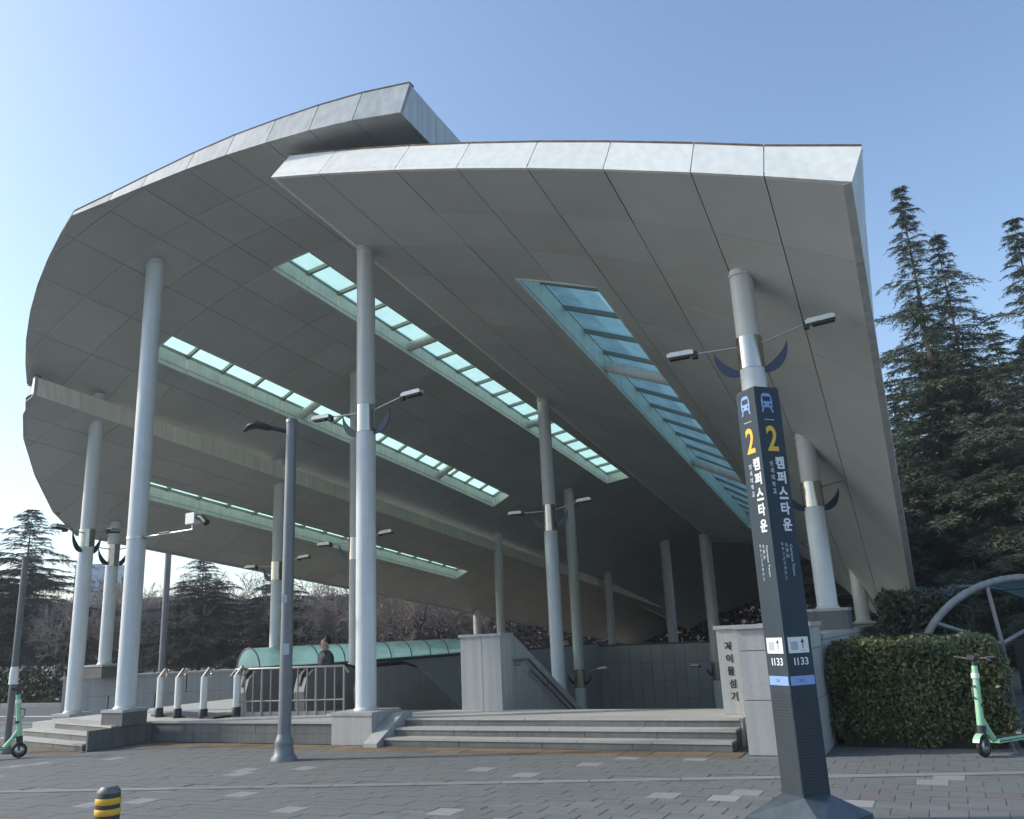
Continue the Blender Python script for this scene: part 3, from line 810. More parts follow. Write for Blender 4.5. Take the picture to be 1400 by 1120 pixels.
# stair block and balustrade, stair flight
sb = thing("stair_pillar", P(.7, 2.5, PZ), "pale stone end block of the stair balustrade, between column and steps", "pillar")
MB().uvbox(.30, .715, 2.28, 2.72, PZ - .02, 1.60).build("stone_half", M_GRAN, sb)
MB().uvbox(.725, 1.10, 2.28, 2.72, PZ - .02, 1.60).build("stone_half", M_GRAN, sb)
MB().uvbox(.712, .728, 2.275, 2.70, PZ, 1.58).build("joint_strip", M_TREAD, sb)
MB().uvbox(.27, 1.13, 2.25, 2.75, 1.60, 1.645).build("cap_stone", M_GRAN, sb)
bal = thing("stair_balustrade", P(1.0, 4, 0), "stone balustrade sloping down beside the stairs with a dark handrail", "balustrade")
SL = .50
MB().prism([P(.62, 2.72, -4.5), P(.62, 2.72, 1.60), P(.62, 3.0, 1.60), P(.62, 13.2, 1.6 - 10.2 * SL), P(.62, 13.2, -4.5)], UDIR * .40).build("balustrade_wall", M_GRAN, bal)
MB().tube([P(1.12, 2.85, 1.16), P(1.12, 3.35, 1.16), P(1.12, 13.0, 1.16 - 9.65 * SL)], .025, 8).build("handrail", M_POLED, bal)
MB().tube([P(1.12, 3.45, .96), P(1.12, 13.0, .96 - 9.55 * SL)], .02, 8).build("handrail", M_POLED, bal)
for k in range(8):
    v = 3.0 + k * 1.2
    z = 1.16 - max(0, v - 3.35) * SL
    MB().tube([P(1.02, v, z - .09), P(1.12, v, z - .09), P(1.12, v, z - .01)], .011, 6).build("rail_bracket", M_POLED, bal)
st = thing("stair_flight", P(3.2, 2.6, 0), "stone stairs going down into the station", "stairs")
for k in range(28):
    MB().uvbox(1.02, 5.48, 2.45 + k * .335, 2.45 + (k + 1) * .335, -4.5, PZ - (k + 1) * .17).build("stair_step", M_TREAD if k % 2 else M_GRAND, st)

# ================================================================== ESCALATOR
esc = thing("escalator", P(-3, 3, PZ), "dark clad pair of escalators going down behind the pedestal column", "escalator")
EV = 3.05
def esc_profile(u, w, zt=1.14):
    pts = []
    pts += [(1.75, PZ - .02), (1.70, .75), (1.78, 1.0), (1.98, zt)]
    pts += [(EV, zt), (EV + .5, zt - .10), (13.0, zt - .10 - (13.0 - EV - .5) * .56)]
    pts += [(13.0, -4.5), (10.2, -4.5)]
    pts += [(2.4, PZ - .02)]
    b = MB(); b.prism([P(u, v, z) for v, z in pts], UDIR * w); return b
for u in (-4.42, -3.0, -1.62):
    bo = esc_profile(u, .24).build("balustrade", M_DARKP, esc)
    MB().tube([P(u + .12, 1.76, .85), P(u + .12, 1.80, 1.03), P(u + .12, 1.98, 1.17), P(u + .12, EV, 1.17), P(u + .12, EV + .5, 1.07), P(u + .12, 13.0, 1.07 - (13.0 - EV - .5) * .56)], .045, 8).build("rubber_handrail", M_RUBBER, bo)
for k in range(26):
    for u in (-4.17, -2.75):
        v = 2.6 + k * .40; z = PZ - max(0, k - 1) * .20
        MB().uvbox(u, u + 1.12, v, v + .40, z - .22, z).build("escalator_step", M_POLED, esc)
for u in (-4.17, -2.75):
    MB().uvbox(u, u + 1.12, 1.55, 2.62, PZ - .02, PZ + .02).build("landing_plate", M_STEEL, esc)
# baluster railing in front
rl = thing("guard_railing", P(-2.8, 1.4, PZ), "grey baluster railing in front of the escalators", "railing")
ra, rb2 = (-4.05, 1.30), (-1.75, 1.60)
n = 12
def rpt(t, z): return P(ra[0] + (rb2[0] - ra[0]) * t, ra[1] + (rb2[1] - ra[1]) * t, z)
MB().tube([rpt(-.05, 1.08), rpt(0, 1.20), rpt(1, 1.20), rpt(1.04, 1.08)], .024, 8).build("top_rail", M_RAIL, rl)
MB().tube([rpt(0, .62), rpt(1, .62)], .016, 8).build("lower_rail", M_RAIL, rl)
for k in range(n + 1):
    t = k / n
    MB().tube([rpt(t, PZ), rpt(t, 1.20)], .016 if k % 3 else .026, 8).build("baluster", M_RAIL, rl)
MB().hexa([rpt(-.18, PZ), rpt(1.05, PZ), (Vector(rpt(1.05, PZ)) + VDIR * .14), (Vector(rpt(-.18, PZ)) + VDIR * .14)],
          [rpt(-.18, PZ + .07), rpt(1.05, PZ + .07), (Vector(rpt(1.05, PZ + .07)) + VDIR * .14), (Vector(rpt(-.18, PZ + .07)) + VDIR * .14)]).build("foot_kerb", M_RAIL, rl)

# white guard posts
for i, (u, v) in enumerate(((-5.95, 1.22), (-5.28, 1.06), (-4.50, .95), (-4.02, 1.30))):
    o = thing("guard_post", P(u, v, PZ), "white guard post with black foot and bent steel top, on the platform by the escalators", "bollard", "white guard posts on the platform")
    c = P(u, v)
    MB().lathe(c, [(.082, PZ), (.082, PZ + .16), (.07, PZ + .17)], 18).build("foot", M_BLACK, o)
    MB().lathe(c, [(.064, PZ + .16), (.066, PZ + .72), (.060, PZ + .75)], 18).build("post", M_BOLW, o)
    d = UDIR
    MB().tube([Vector(P(u, v, PZ + .74)), Vector(P(u, v, PZ + .80)) + d * .05, Vector(P(u, v, PZ + .90)) + d * .13], [.05, .045, .03], 10).build("bent_top", M_CHROME, o)
    MB().tube([Vector(P(u, v, PZ + .80)) + d * .16, Vector(P(u, v, PZ + .88)) + d * .20, Vector(P(u, v, PZ + .74)) + d * .15], .016, 8).build("hook", M_CHROME, o)
kb = MB()
kb.hexa([P(-6.3, 1.34, PZ), P(-4.1, .82, PZ), P(-4.1, 1.5, PZ), P(-6.2, 2.0, PZ)], [P(-6.3, 1.34, PZ + .035), P(-4.1, .82, PZ + .035), P(-4.1, 1.5, PZ + .035), P(-6.2, 2.0, PZ + .035)])
tag(kb.build("floor_mat", M_BLACK), "dark floor plate under the white guard posts", "floor plate")

# ================================================================== TEAL VAULT on the parapet wall
tv = thing("glass_vault", P(-9.05, 12, 1.0), "long low barrel vault of teal glass on the dark parapet wall", "glass vault")
def vault_pt(v, a, r=.66, squash=.84):
    return P(-9.05 - r * .62 * math.cos(a), v, 1.02 + r * squash * max(0, math.sin(a)))
NV = 11
for k in range(NV):
    v0 = 6.95 + k * 1.25 + .02; v1 = v0 + 1.21
    for s_ in range(2):
        m = MB(); vs = []; fs = []
        NA = 6
        for i in range(NA + 1):
            a = math.pi * (s_ * .5 + .5 * i / NA) + (.004 if s_ else -.004)
            vs += [vault_pt(v0, a), vault_pt(v1, a)]
        for i in range(NA): fs.append((2 * i, 2 * i + 1, 2 * i + 3, 2 * i + 2))
        m.add(vs, fs, True); m.build("vault_pane", M_VAULT, tv)
for k in range(NV + 1):
    v0 = 6.95 + k * 1.25
    MB().tube([vault_pt(v0, math.pi * i / 12) for i in range(13)], .022, 6).build("vault_rib", M_POLED, tv)
MB().tube([vault_pt(6.95, math.pi), vault_pt(6.95 + NV * 1.25, math.pi)], .03, 6).build("sill_rail", M_POLED, tv)
MB().tube([vault_pt(6.95, 0), vault_pt(6.95 + NV * 1.25, 0)], .03, 6).build("sill_rail", M_POLED, tv)
g = [vault_pt(6.96, math.pi * i / 12) for i in range(13)]
MB().add(g, [tuple(range(13))]).build("end_pane", M_VAULT, tv)

# ================================================================== CCTV ARM on plain column
cc = thing("security_camera", P(-5.5 + .17, .04, 3.70), "white security camera on a long thin arm from the plain column", "camera")
a0 = Vector(P(-5.5 + .165, .04, 3.72)); dr = (UDIR * .9 + VDIR * -.1).normalized()
MB().tube([a0, a0 + dr * 1.5], .018, 8).build("arm", M_STEEL, cc)
MB().tube([a0 + dr * .5 + ZDIR * .02, a0 + dr * .82 + ZDIR * .02], .026, 8).build("arm_sleeve", M_BLACK, cc)
MB().tube([a0 + dr * 1.47, a0 + dr * 1.47 + ZDIR * .1], .02, 8).build("camera_stem", M_STEEL, cc)
MB().box(a0 + dr * 1.47 + ZDIR * .20, (.24, .15, .20), (dr, Vector((-dr.y, dr.x, 0)), ZDIR)).build("camera_body", M_LAMPW, cc)
MB().tube([a0 + dr * 1.60 + ZDIR * .22, a0 + dr * 1.72 + ZDIR * .19, a0 + dr * 1.86 + ZDIR * .08], [.05, .055, .06], 10).build("spot_lamp", M_BLACK, cc)
MB().lathe(P(-5.5, .04), [(.185, 3.69), (.185, 3.75)], 24).build("clamp", M_STEEL, cc)

# ================================================================== STREET LAMP POST
def lamp_post(x, y, h, label):
    o = thing("street_lamp", (x, y, 0), label, "street lamp")
    MB().lathe((x, y, 0), [(.19, 0), (.19, .04), (.145, .09), (.13, .22), (.14, .25), (.12, .30), (.10, .36)], 24).build("base", M_POLE, o)
    MB().lathe((x, y, 0), [(.095, .34), (.082, h - .02)], 24).build("pole", M_POLE, o)
    MB().lathe((x, y, 0), [(.09, h - .03), (.088, h + .03), (.04, h + .05)], 24).build("cap", M_POLE, o)
    MB().tube([(x, y, h - .18), (x - .32, y - .02, h - .10), (x - .36, y - .02, h - .09)], .035, 10).build("arm", M_BLACK, o)
    hd = MB()
    pr = [(-.30, -.10, .05), (-.40, -.08, .10), (-.55, -.03, .12), (-.68, -.06, .085), (-.76, -.13, .03)]
    rings = []
    for dx, dz, w in pr:
        ring = [Vector((x + dx, y + w * 1.1 * math.cos(t), h + dz + w * .55 * math.sin(t))) for t in [2 * math.pi * k / 12 for k in range(12)]]
        rings.append(ring)
    vs = [p for r in rings for p in r]; fs = []
    for i in range(len(rings) - 1):
        for k in range(12):
            a = i * 12 + k; b2 = i * 12 + (k + 1) % 12; fs.append((a, b2, b2 + 12, a + 12))
    fs += [tuple(range(12))[::-1], tuple(range(48, 60))]
    hd.add(vs, fs, True); ho = hd.build("lamp_head", M_BLACK, o)
    MB().box((x - .02, y - .090, 2.28), (.07, .006, .11)).build("sticker", M_TXTS, o)
    MB().box((x + .02, y - .093, 1.55), (.09, .006, .16)).build("sticker", M_TXTS, o)
    return o
lamp_post(-3.52, 13.09, 5.05, "dark grey street lamp with a bell base standing in front of the platform")
def plain_pole(x, y, h, r, m, label, base=True):
    o = thing("utility_pole", (x, y, 0), label, "pole")
    MB().lathe((x, y, 0), [(r * 1.1, 0), (r, h)], 16).build("shaft", m, o)
    if base: MB().lathe((x, y, 0), [(r * 1.8, 0), (r * 1.8, .06), (r * 1.2, .12)], 16).build("base_plate", m, o)
    return o
o = plain_pole(-9.11, 15.77, 3.35, .055, M_POLED, "slim weathered pole beside the green scooter, in front of the cedar")
MB().lathe((-9.11, 15.77, 0), [(.075, 1.15), (.075, 1.32), (.06, 1.45)], 16).build("pale_sleeve", M_LAMPW, o)
plain_pole(-12.3, 30.0, 7.2, .10, M_POLE, "tall thin blue grey pole beyond the guard posts, in front of the bare trees")

# ================================================================== BOLLARD
bx, by = -2.13, 4.63
bo = thing("striped_bollard", (bx, by, 0), "dark rubber bollard with two yellow bands on the pavement", "bollard")
R0 = .058
MB().lathe((bx, by, 0), [(R0, 0), (R0, .88), (R0 * .96, .925), (R0 * .6, .945)], 28).build("body", M_BOLD, bo)
for z in (.818, .868):
    MB().lathe((bx, by, 0), [(R0 + .0005, z), (R0 + .0035, z + .003), (R0 + .0035, z + .027), (R0 + .0005, z + .030)], 28).build("yellow_band", M_BOLY, bo)
MB().lathe((bx, by, 0), [(R0 * .97, .921), (R0 * .97, .930), (R0 * .62, .951)], 28).build("grey_cap", M_POLED, bo)

# ================================================================== EXIT PYLON
py = thing("exit_pylon", (2.28, 7.6, 0), "navy square exit pylon with yellow numbers and white vertical lettering", "sign")
e1 = Vector((.93, .37, 0)).normalized(); e2 = Vector((-e1.y, e1.x, 0))
PF = Vector((2.2, 7.42, 0)); S = .27
pc = PF + (e1 + e2) * S / 2
# hipped diamond base
hb = .50
d1 = Vector((1, -.10, 0)).normalized(); d2 = Vector((.10, 1, 0)).normalized()
crn = [pc - d2 * hb, pc + d1 * hb * 1.02, pc + d2 * hb, pc - d1 * hb * 1.02]
pq = [PF, PF + e1 * S, PF + (e1 + e2) * S, PF + e2 * S]
b = MB(); b.hexa([p + ZDIR * 0 for p in crn], [p + ZDIR * .07 for p in crn])
ring = [p + ZDIR * .071 for p in crn]; top = [p + ZDIR * .232 for p in pq]
b.add(ring + top, [(0, 1, 5, 4), (1, 2, 6, 5), (2, 3, 7, 6), (3, 0, 4, 7)])
b.build("base", M_NAVYB, py)
b = MB(); b.hexa([p + ZDIR * .22 for p in pq], [p + ZDIR * 3.67 for p in pq]); shaft = b.build("shaft", M_NAVY, py)
fl = MB()
c0 = pc
def inset(k): return [pc + (p - pc) * k for p in pq]
b = MB(); b.hexa([p + ZDIR * 3.67 for p in inset(.96)], [p + ZDIR * 3.69 for p in inset(.96)]); b.build("top_cap", M_BLACK, py)
# faces: origin at the viewer's left edge, x to the right, n outward
FACES = [(PF + e2 * S, -e2, -e1), (PF, e1, -e2)]
def fbox(face, x0, x1, z0, z1, d, name, m, parent):
    o_, ex, en = face
    q = [o_ + ex * x0 + ZDIR * z0, o_ + ex * x1 + ZDIR * z0, o_ + ex * x1 + ZDIR * z1, o_ + ex * x0 + ZDIR * z1]
    return MB().hexa([p - en * .004 for p in q], [p + en * d for p in q]).build(name, m, parent)
def text_mesh(body, size, bold=0.0, ext=.0012):
    cu = bpy.data.curves.new("lettering", 'FONT'); cu.body = body; cu.size = size
    cu.align_x = 'CENTER'; cu.align_y = 'CENTER'; cu.extrude = ext; cu.offset = bold; cu.resolution_u = 3
    to = bpy.data.objects.new("lettering", cu); col.objects.link(to)
    dg = bpy.context.evaluated_depsgraph_get()
    me = bpy.data.meshes.new_from_object(to.evaluated_get(dg))
    bpy.data.objects.remove(to); bpy.data.curves.remove(cu)
    return me
def put_text(body, size, org, ex, ey, en, m, name, parent, bold=0.0, fit=None, ext=.0012):
    me = text_mesh(body, size, bold, ext)
    co = np.empty(len(me.vertices) * 3, np.float32); me.vertices.foreach_get("co", co); co = co.reshape(-1, 3)
    if len(co) == 0: return None
    lo, hi = co[:, :2].min(0), co[:, :2].max(0)
    co[:, :2] -= (lo + hi) / 2
    if fit:
        s = np.array([fit[0] / max(hi[0] - lo[0], 1e-4), fit[1] / max(hi[1] - lo[1], 1e-4)])
        co[:, :2] *= s
    off = OFF[parent.name]
    X = np.array(ex); Y = np.array(ey); Nn = np.array(en); O = np.array(org) - np.array(off)
    W = O + co[:, :1] * X + co[:, 1:2] * Y + (co[:, 2:3] + .0022) * Nn
    me.vertices.foreach_set("co", W.astype(np.float32).ravel())
    me.materials.clear(); me.materials.append(m); me.update()
    o = link(name, me, parent); OFF[o.name] = off
    return o
for fi, face in enumerate(FACES):
    o_, ex, en = face
    def fp(x, z): return o_ + ex * x + ZDIR * z
    xm = S / 2
    # train symbol: rounded body with window and two legs
    xi = xm - .012
    ic = MB()
    pts = [(-.058, 3.495), (.058, 3.495), (.062, 3.56), (.05, 3.61), (.03, 3.628), (-.03, 3.628), (-.05, 3.61), (-.062, 3.56)]
    q = [fp(xi + x, z) for x, z in pts]
    ic.hexa([p - en * .003 for p in q], [p + en * .003 for p in q])
    for s_ in (-1, 1):
        q = [fp(xi + s_ * .030, 3.50), fp(xi + s_ * .048, 3.50), fp(xi + s_ * .066, 3.448), fp(xi + s_ * .050, 3.448)]
        if s_ < 0: q = q[::-1]
        ic.hexa([p - en * .003 for p in q], [p + en * .003 for p in q])
    ico = ic.build("train_symbol", M_TXTB, shaft)
    fbox(face, xi - .042, xi + .042, 3.552, 3.598, .0045, "symbol_window", M_NAVY, ico)
    for s_ in (-1, 1):
        fbox(face, xi + s_ * .034 - .009, xi + s_ * .034 + .009, 3.512, 3.530, .0045, "symbol_light", M_NAVY, ico)
    fbox(face, xm - .058, xm + .05, 3.376, 3.384, .003, "rule_line", M_TXTS, shaft)
    put_text("2", .3, fp(xm, 3.207), ex, ZDIR, en, M_TXTY, "exit_number", shaft, bold=.006, fit=(.118, .235))
    zc = [2.985, 2.852, 2.712, 2.575, 2.432]
    for ch, z in zip("캠퍼스타운", zc):
        put_text(ch, .12, fp(xm + .048, z), ex, ZDIR, en, M_TXTW, "letter", shaft, bold=.0042, fit=(.094, .112))
    for k, ch in enumerate("연세대학교"):
        put_text(ch, .05, fp(xm - .044, 2.975 - k * .062), ex, ZDIR, en, M_TXTS, "letter", shaft, bold=.0016, fit=(.036, .046))
    put_text("Campus Town", .05, fp(xm + .052, 2.125), -ZDIR, ex, en, M_TXTS, "lettering", shaft, bold=.0012, fit=(.27, .032))
    for k, ch in enumerate("大学城"):
        put_text(ch, .05, fp(xm + .008, 2.255 - k * .048), ex, ZDIR, en, M_TXTS, "letter", shaft, bold=.001, fit=(.034, .038))
    for k, ch in enumerate("キャンパスタウン"):
        put_text(ch, .04, fp(xm - .035, 2.262 - k * .041), ex, ZDIR, en, M_TXTS, "letter", shaft, bold=.0008, fit=(.026, .032))
    pw_ = fbox(face, .03, S - .03, 1.350, 1.480, .003, "white_panel", M_PANELW, shaft)
    fbox(face, .055, .13, 1.375, 1.445, .0042, "grey_square", M_TXTS, pw_)
    fbox(face, .175, .183, 1.385, 1.44, .0042, "arrow_stem", M_TXTK, pw_)
    q = [fp(.160, 1.435), fp(.198, 1.435), fp(.179, 1.465)]
    MB().hexa([p + en * .001 for p in q], [p + en * .0045 for p in q]).build("arrow_head", M_TXTK, pw_)
    fbox(face, .16, .205, 1.365, 1.372, .0042, "arrow_line", M_TXTS, pw_)
    put_text("I133", .07, fp(xm + .01, 1.283), ex, ZDIR, en, M_TXTW, "station_code", shaft, bold=.001, fit=(.145, .062))
    bp = fbox(face, .012, S - .012, 1.092, 1.166, .003, "blue_panel", M_TXTB, shaft)
    put_text("2", .05, fp(xm - .01, 1.13), ex, ZDIR, en, M_NAVYB, "panel_mark", bp, fit=(.06, .02), ext=.002)
    ribs = MB()
    for k in range(32):
        z = .26 + k * .0245
        o2, ex2, en2 = face
        q = [o2 + ex2 * .008 + ZDIR * z, o2 + ex2 * (S - .008) + ZDIR * z, o2 + ex2 * (S - .008) + ZDIR * (z + .016), o2 + ex2 * .008 + ZDIR * (z + .016)]
        ribs.hexa([p - en * .002 for p in q], [p + en * .004 for p in q])
    ribs.build("ribbed_panel", M_RIB, shaft)
# lettering on the granite name wall
for k, ch in enumerate("거이물섬기"):
    put_text(ch, .16, Vector(P(5.25 + .006 * k, 1.478, 1.31 - k * .175)), UDIR, ZDIR, -VDIR, M_TXTK, "letter", nw, bold=.004, fit=(.095, .12), ext=.003)

# ================================================================== SCOOTERS
def scooter(loc, rz, label, steer=0.0):
    """local x forward; front wheel contact at origin"""
    o = bpy.data.objects.new("kick_scooter", None); col.objects.link(o); o.location = loc; o.rotation_euler = (0, 0, rz)
    OFF[o.name] = Vector((0, 0, 0)); tag(o, label, "scooter", "mint green rental scooters")
    def wheel(x, nm):
        w = MB(); w.lathe((x, -.03, .115), [(.085, 0), (.112, .006), (.118, .03), (.112, .054), (.085, .06)], 24, axis=(0, 1, 0)); t = w.build(nm, M_RUBBER, o)
        MB().lathe((x, -.034, .115), [(.03, 0), (.078, .004), (.078, .064), (.03, .068)], 18, axis=(0, 1, 0)).build("rim", M_STEEL, t)
    wheel(0, "wheel"); wheel(-.88, "wheel")
    dk = MB(); dk.prism([(-.20, -.085, .135), (-.20, -.085, .185), (-.78, -.085, .175), (-.86, -.085, .19), (-.86, -.085, .15), (-.76, -.085, .125)], (0, .17, 0)); d = dk.build("deck", M_MINT, o)
    MB().prism([(-.22, -.07, .186), (-.22, -.07, .192), (-.76, -.07, .182), (-.76, -.07, .176)], (0, .14, 0)).build("grip_tape", M_MINTD, d)
    MB().prism([(-.20, -.087, .148), (-.20, -.087, .16), (-.78, -.087, .152), (-.78, -.087, .142)], (0, .174, 0)).build("side_strip", M_MINTD, d)
    MB().tube([(-.05, 0, .42), (-.12, 0, .30), (-.22, 0, .17)], [.032, .035, .04], 12).build("neck", M_MINT, o)
    s = MB().tube([(-.015, 0, .30), (-.10, 0, 1.00)], [.042, .034], 14).build("stem", M_MINT, o)
    MB().tube([(-.005, 0, .22), (-.02, 0, .34)], [.05, .052], 12).build("head_joint", M_MINTD, o)
    MB().tube([(-.062, 0, .545), (-.066, 0, .58)], [.048, .048], 12).build("stem_band", M_MINTD, s)
    MB().tube([(-.05, 0, .78), (.02, 0, .76), (.03, 0, .66), (-.04, 0, .62)], .011, 8).build("cable_loop", M_POLED, s)
    MB().tube([(-.08, 0, .86), (-.085, 0, .92)], [.046, .046], 12).build("display_collar", M_LAMPW, s)
    for sy in (-1, 1):
        MB().tube([(-.01, sy * .05, .25), (0, sy * .05, .115)], .016, 8).build("fork", M_MINTD, o)
    MB().tube([(-.10, 0, .99), (-.108, 0, 1.08)], [.03, .028], 12).build("riser", M_MINTD, o)
    hb_ = MB().tube([(-.14, -.25, 1.10), (-.112, -.1, 1.085), (-.108, 0, 1.08), (-.112, .1, 1.085), (-.14, .25, 1.10)], .016, 10).build("handlebar", M_MINTD, o)
    for sy in (-1, 1):
        MB().tube([(-.125, sy * .15, 1.09), (-.14, sy * .255, 1.10)], .022, 10).build("grip", M_RUBBER, hb_)
    MB().tube([(-.06, .17, 1.09), (-.09, .22, 1.06)], .006, 6).build("brake_lever", M_STEEL, hb_)
    MB().box((-.09, 0, 1.10), (.09, .09, .05)).build("display", M_MINTD, hb_)
    fd = MB(); vs = []
    for i in range(9):
        a = math.radians(20 + i * 17)
        vs += [(.14 * math.cos(a), -.04, .115 + .14 * math.sin(a)), (.14 * math.cos(a), .04, .115 + .14 * math.sin(a)), (.147 * math.cos(a), .04, .115 + .147 * math.sin(a)), (.147 * math.cos(a), -.04, .115 + .147 * math.sin(a))]
    fs = []
    for i in range(8):
        for k in range(4):
            a = 4 * i + k; b2 = 4 * i + (k + 1) % 4; fs.append((a, b2, b2 + 4, a + 4))
    fs += [(0, 1, 2, 3), (35, 34, 33, 32)]
    fd.add(vs, fs); fd.build("front_fender", M_MINT, o)
    fd2 = MB(); fd2.add([(x - .88, y, z) for x, y, z in vs], fs); fd2.build("rear_fender", M_MINTD, o)
    MB().tube([(-.42, .08, .14), (-.38, .16, .005)], .01, 6).build("kickstand", M_POLED, o)
    return o
scooter((5.27, 10.55, .004), math.radians(212), "mint green kick scooter parked in front of the hedge")
scooter((-8.42, 14.95, .004), math.radians(22), "mint green kick scooter leaning by the slim weathered pole")

# ================================================================== FOLIAGE HELPERS
def hedge_mesh(lo, hi, n, seed, size=(.030, .055), m=(M_LEAF,), rnd=.10, core=True):
    rg = np.random.default_rng(seed)
    lo = np.array(lo, float); hi = np.array(hi, float); c = (lo + hi) / 2; hs = (hi - lo) / 2
    # points on a rounded box surface
    p = rg.uniform(-1, 1, (n * 2, 3)); ax = rg.integers(0, 3, n * 2); sg = rg.choice([-1, 1], n * 2)
    area = np.array([hs[1] * hs[2], hs[0] * hs[2], hs[0] * hs[1]]); ax = rg.choice(3, n * 2, p=area / area.sum())
    p[np.arange(n * 2), ax] = sg
    keep = ~((ax == 2) & (sg < 0)); p = p[keep][:n]
    nrm = p / (np.abs(p) ** 14).sum(1, keepdims=True) ** (1 / 14)
    lump = .035 * np.sin(p[:, :1] * 9 * hs[0] + 1) * np.sin(p[:, 2:3] * 7 + 2) + .03 * np.sin(p[:, 1:2] * 11 + p[:, :1] * 5)
    pos = c + nrm * (hs - .03) + nrm * lump
    pos += rg.normal(0, .028, pos.shape) - nrm * np.abs(rg.normal(0, rnd * .6, (len(pos), 1)))
    pos[:, 2] = np.maximum(pos[:, 2], lo[2] + .01)
    n = len(pos)
    d = nrm * .7 + rg.normal(0, .75, (n, 3)) + np.array([0, 0, .25]); d /= np.linalg.norm(d, axis=1, keepdims=True)
    a = np.cross(d, rg.normal(0, 1, (n, 3))); a /= np.linalg.norm(a, axis=1, keepdims=True)
    bb = np.cross(d, a)
    L = rg.uniform(size[0], size[1], (n, 1)); Wd = L * .52
    V = np.stack([pos - a * L, pos + bb * Wd - a * L * .1, pos + a * L, pos - bb * Wd - a * L * .1], 1).reshape(-1, 3)
    F = np.arange(4 * n).reshape(-1, 4)
    return V, F
V, F = hedge_mesh((0, 0, 0.0), (2.15, 2.6, 1.31), 64000, 3, (.02, .04))
hd = thing("trimmed_hedge", P(7.4, 2.2, 0), "clipped evergreen hedge block beside the granite wall", "hedge")
R2 = np.array([[UX, VX, 0], [UY, VY, 0], [0, 0, 1]])
org = np.array(P(6.60, .98, 0)) - np.array(hd.location)
ho = link("foliage", np_mesh("foliage", V @ R2.T + org, F, M_LEAF), hd)
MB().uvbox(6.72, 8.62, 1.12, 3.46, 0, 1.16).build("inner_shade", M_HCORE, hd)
# small shrub under the low edge of the street leaf
V, F = hedge_mesh((0, 0, 0), (1.7, 4.2, 2.15), 16000, 8, (.04, .075), rnd=.45)
sh = thing("shrub", P(7.6, 8.0, 0), "dark loose shrub under the low end of the street-side canopy edge", "shrub")
link("foliage", np_mesh("foliage", V @ R2.T + (np.array(P(6.9, 7.0, 0)) - np.array(sh.location)), F, M_SHRUB), sh)
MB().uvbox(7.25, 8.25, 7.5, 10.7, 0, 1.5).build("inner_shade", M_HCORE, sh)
for (u, v, su, sv, hh, lab) in ((-24, 9.6, 9, 1.4, 1.25, "low dark hedge across the road, below the tall cedar"),):
    V, F = hedge_mesh((0, 0, 0), (su, sv, hh), 9000, 11, (.06, .11), rnd=.15)
    s2 = thing("roadside_hedge", P(u, v, 0), lab, "hedge")
    link("foliage", np_mesh("foliage", V @ R2.T + (np.array(P(u - su / 2, v, 0)) - np.array(s2.location)), F, M_SHRUB), s2)
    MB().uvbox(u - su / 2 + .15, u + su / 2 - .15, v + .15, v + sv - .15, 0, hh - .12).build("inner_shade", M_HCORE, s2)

# conifers -----------------------------------------------------------
def tubes_np(segs):
    """segs: list of (p0,p1,r0,r1) -> 3-sided prisms"""
    s = np.array([(*a, *b_, r0, r1) for a, b_, r0, r1 in segs], float)
    p0, p1, r0, r1 = s[:, 0:3], s[:, 3:6], s[:, 6:7], s[:, 7:8]
    d = p1 - p0; d /= np.linalg.norm(d, axis=1, keepdims=True) + 1e-9
    ref = np.where(np.abs(d[:, 2:3]) < .9, np.array([[0, 0, 1.]]), np.array([[1., 0, 0]]))
    x = np.cross(ref, d); x /= np.linalg.norm(x, axis=1, keepdims=True); y = np.cross(d, x)
    V = []
    for pp, rr in ((p0, r0), (p1, r1)):
        for k in range(3):
            t = 2 * math.pi * k / 3
            V.append(pp + (x * math.cos(t) + y * math.sin(t)) * rr)
    V = np.stack(V, 1).reshape(-1, 3); n = len(s)
    b = np.arange(n)[:, None] * 6
    F = np.concatenate([b + np.array([[k, (k + 1) % 3, 3 + (k + 1) % 3, 3 + k]]) for k in range(3)])
    return V, F
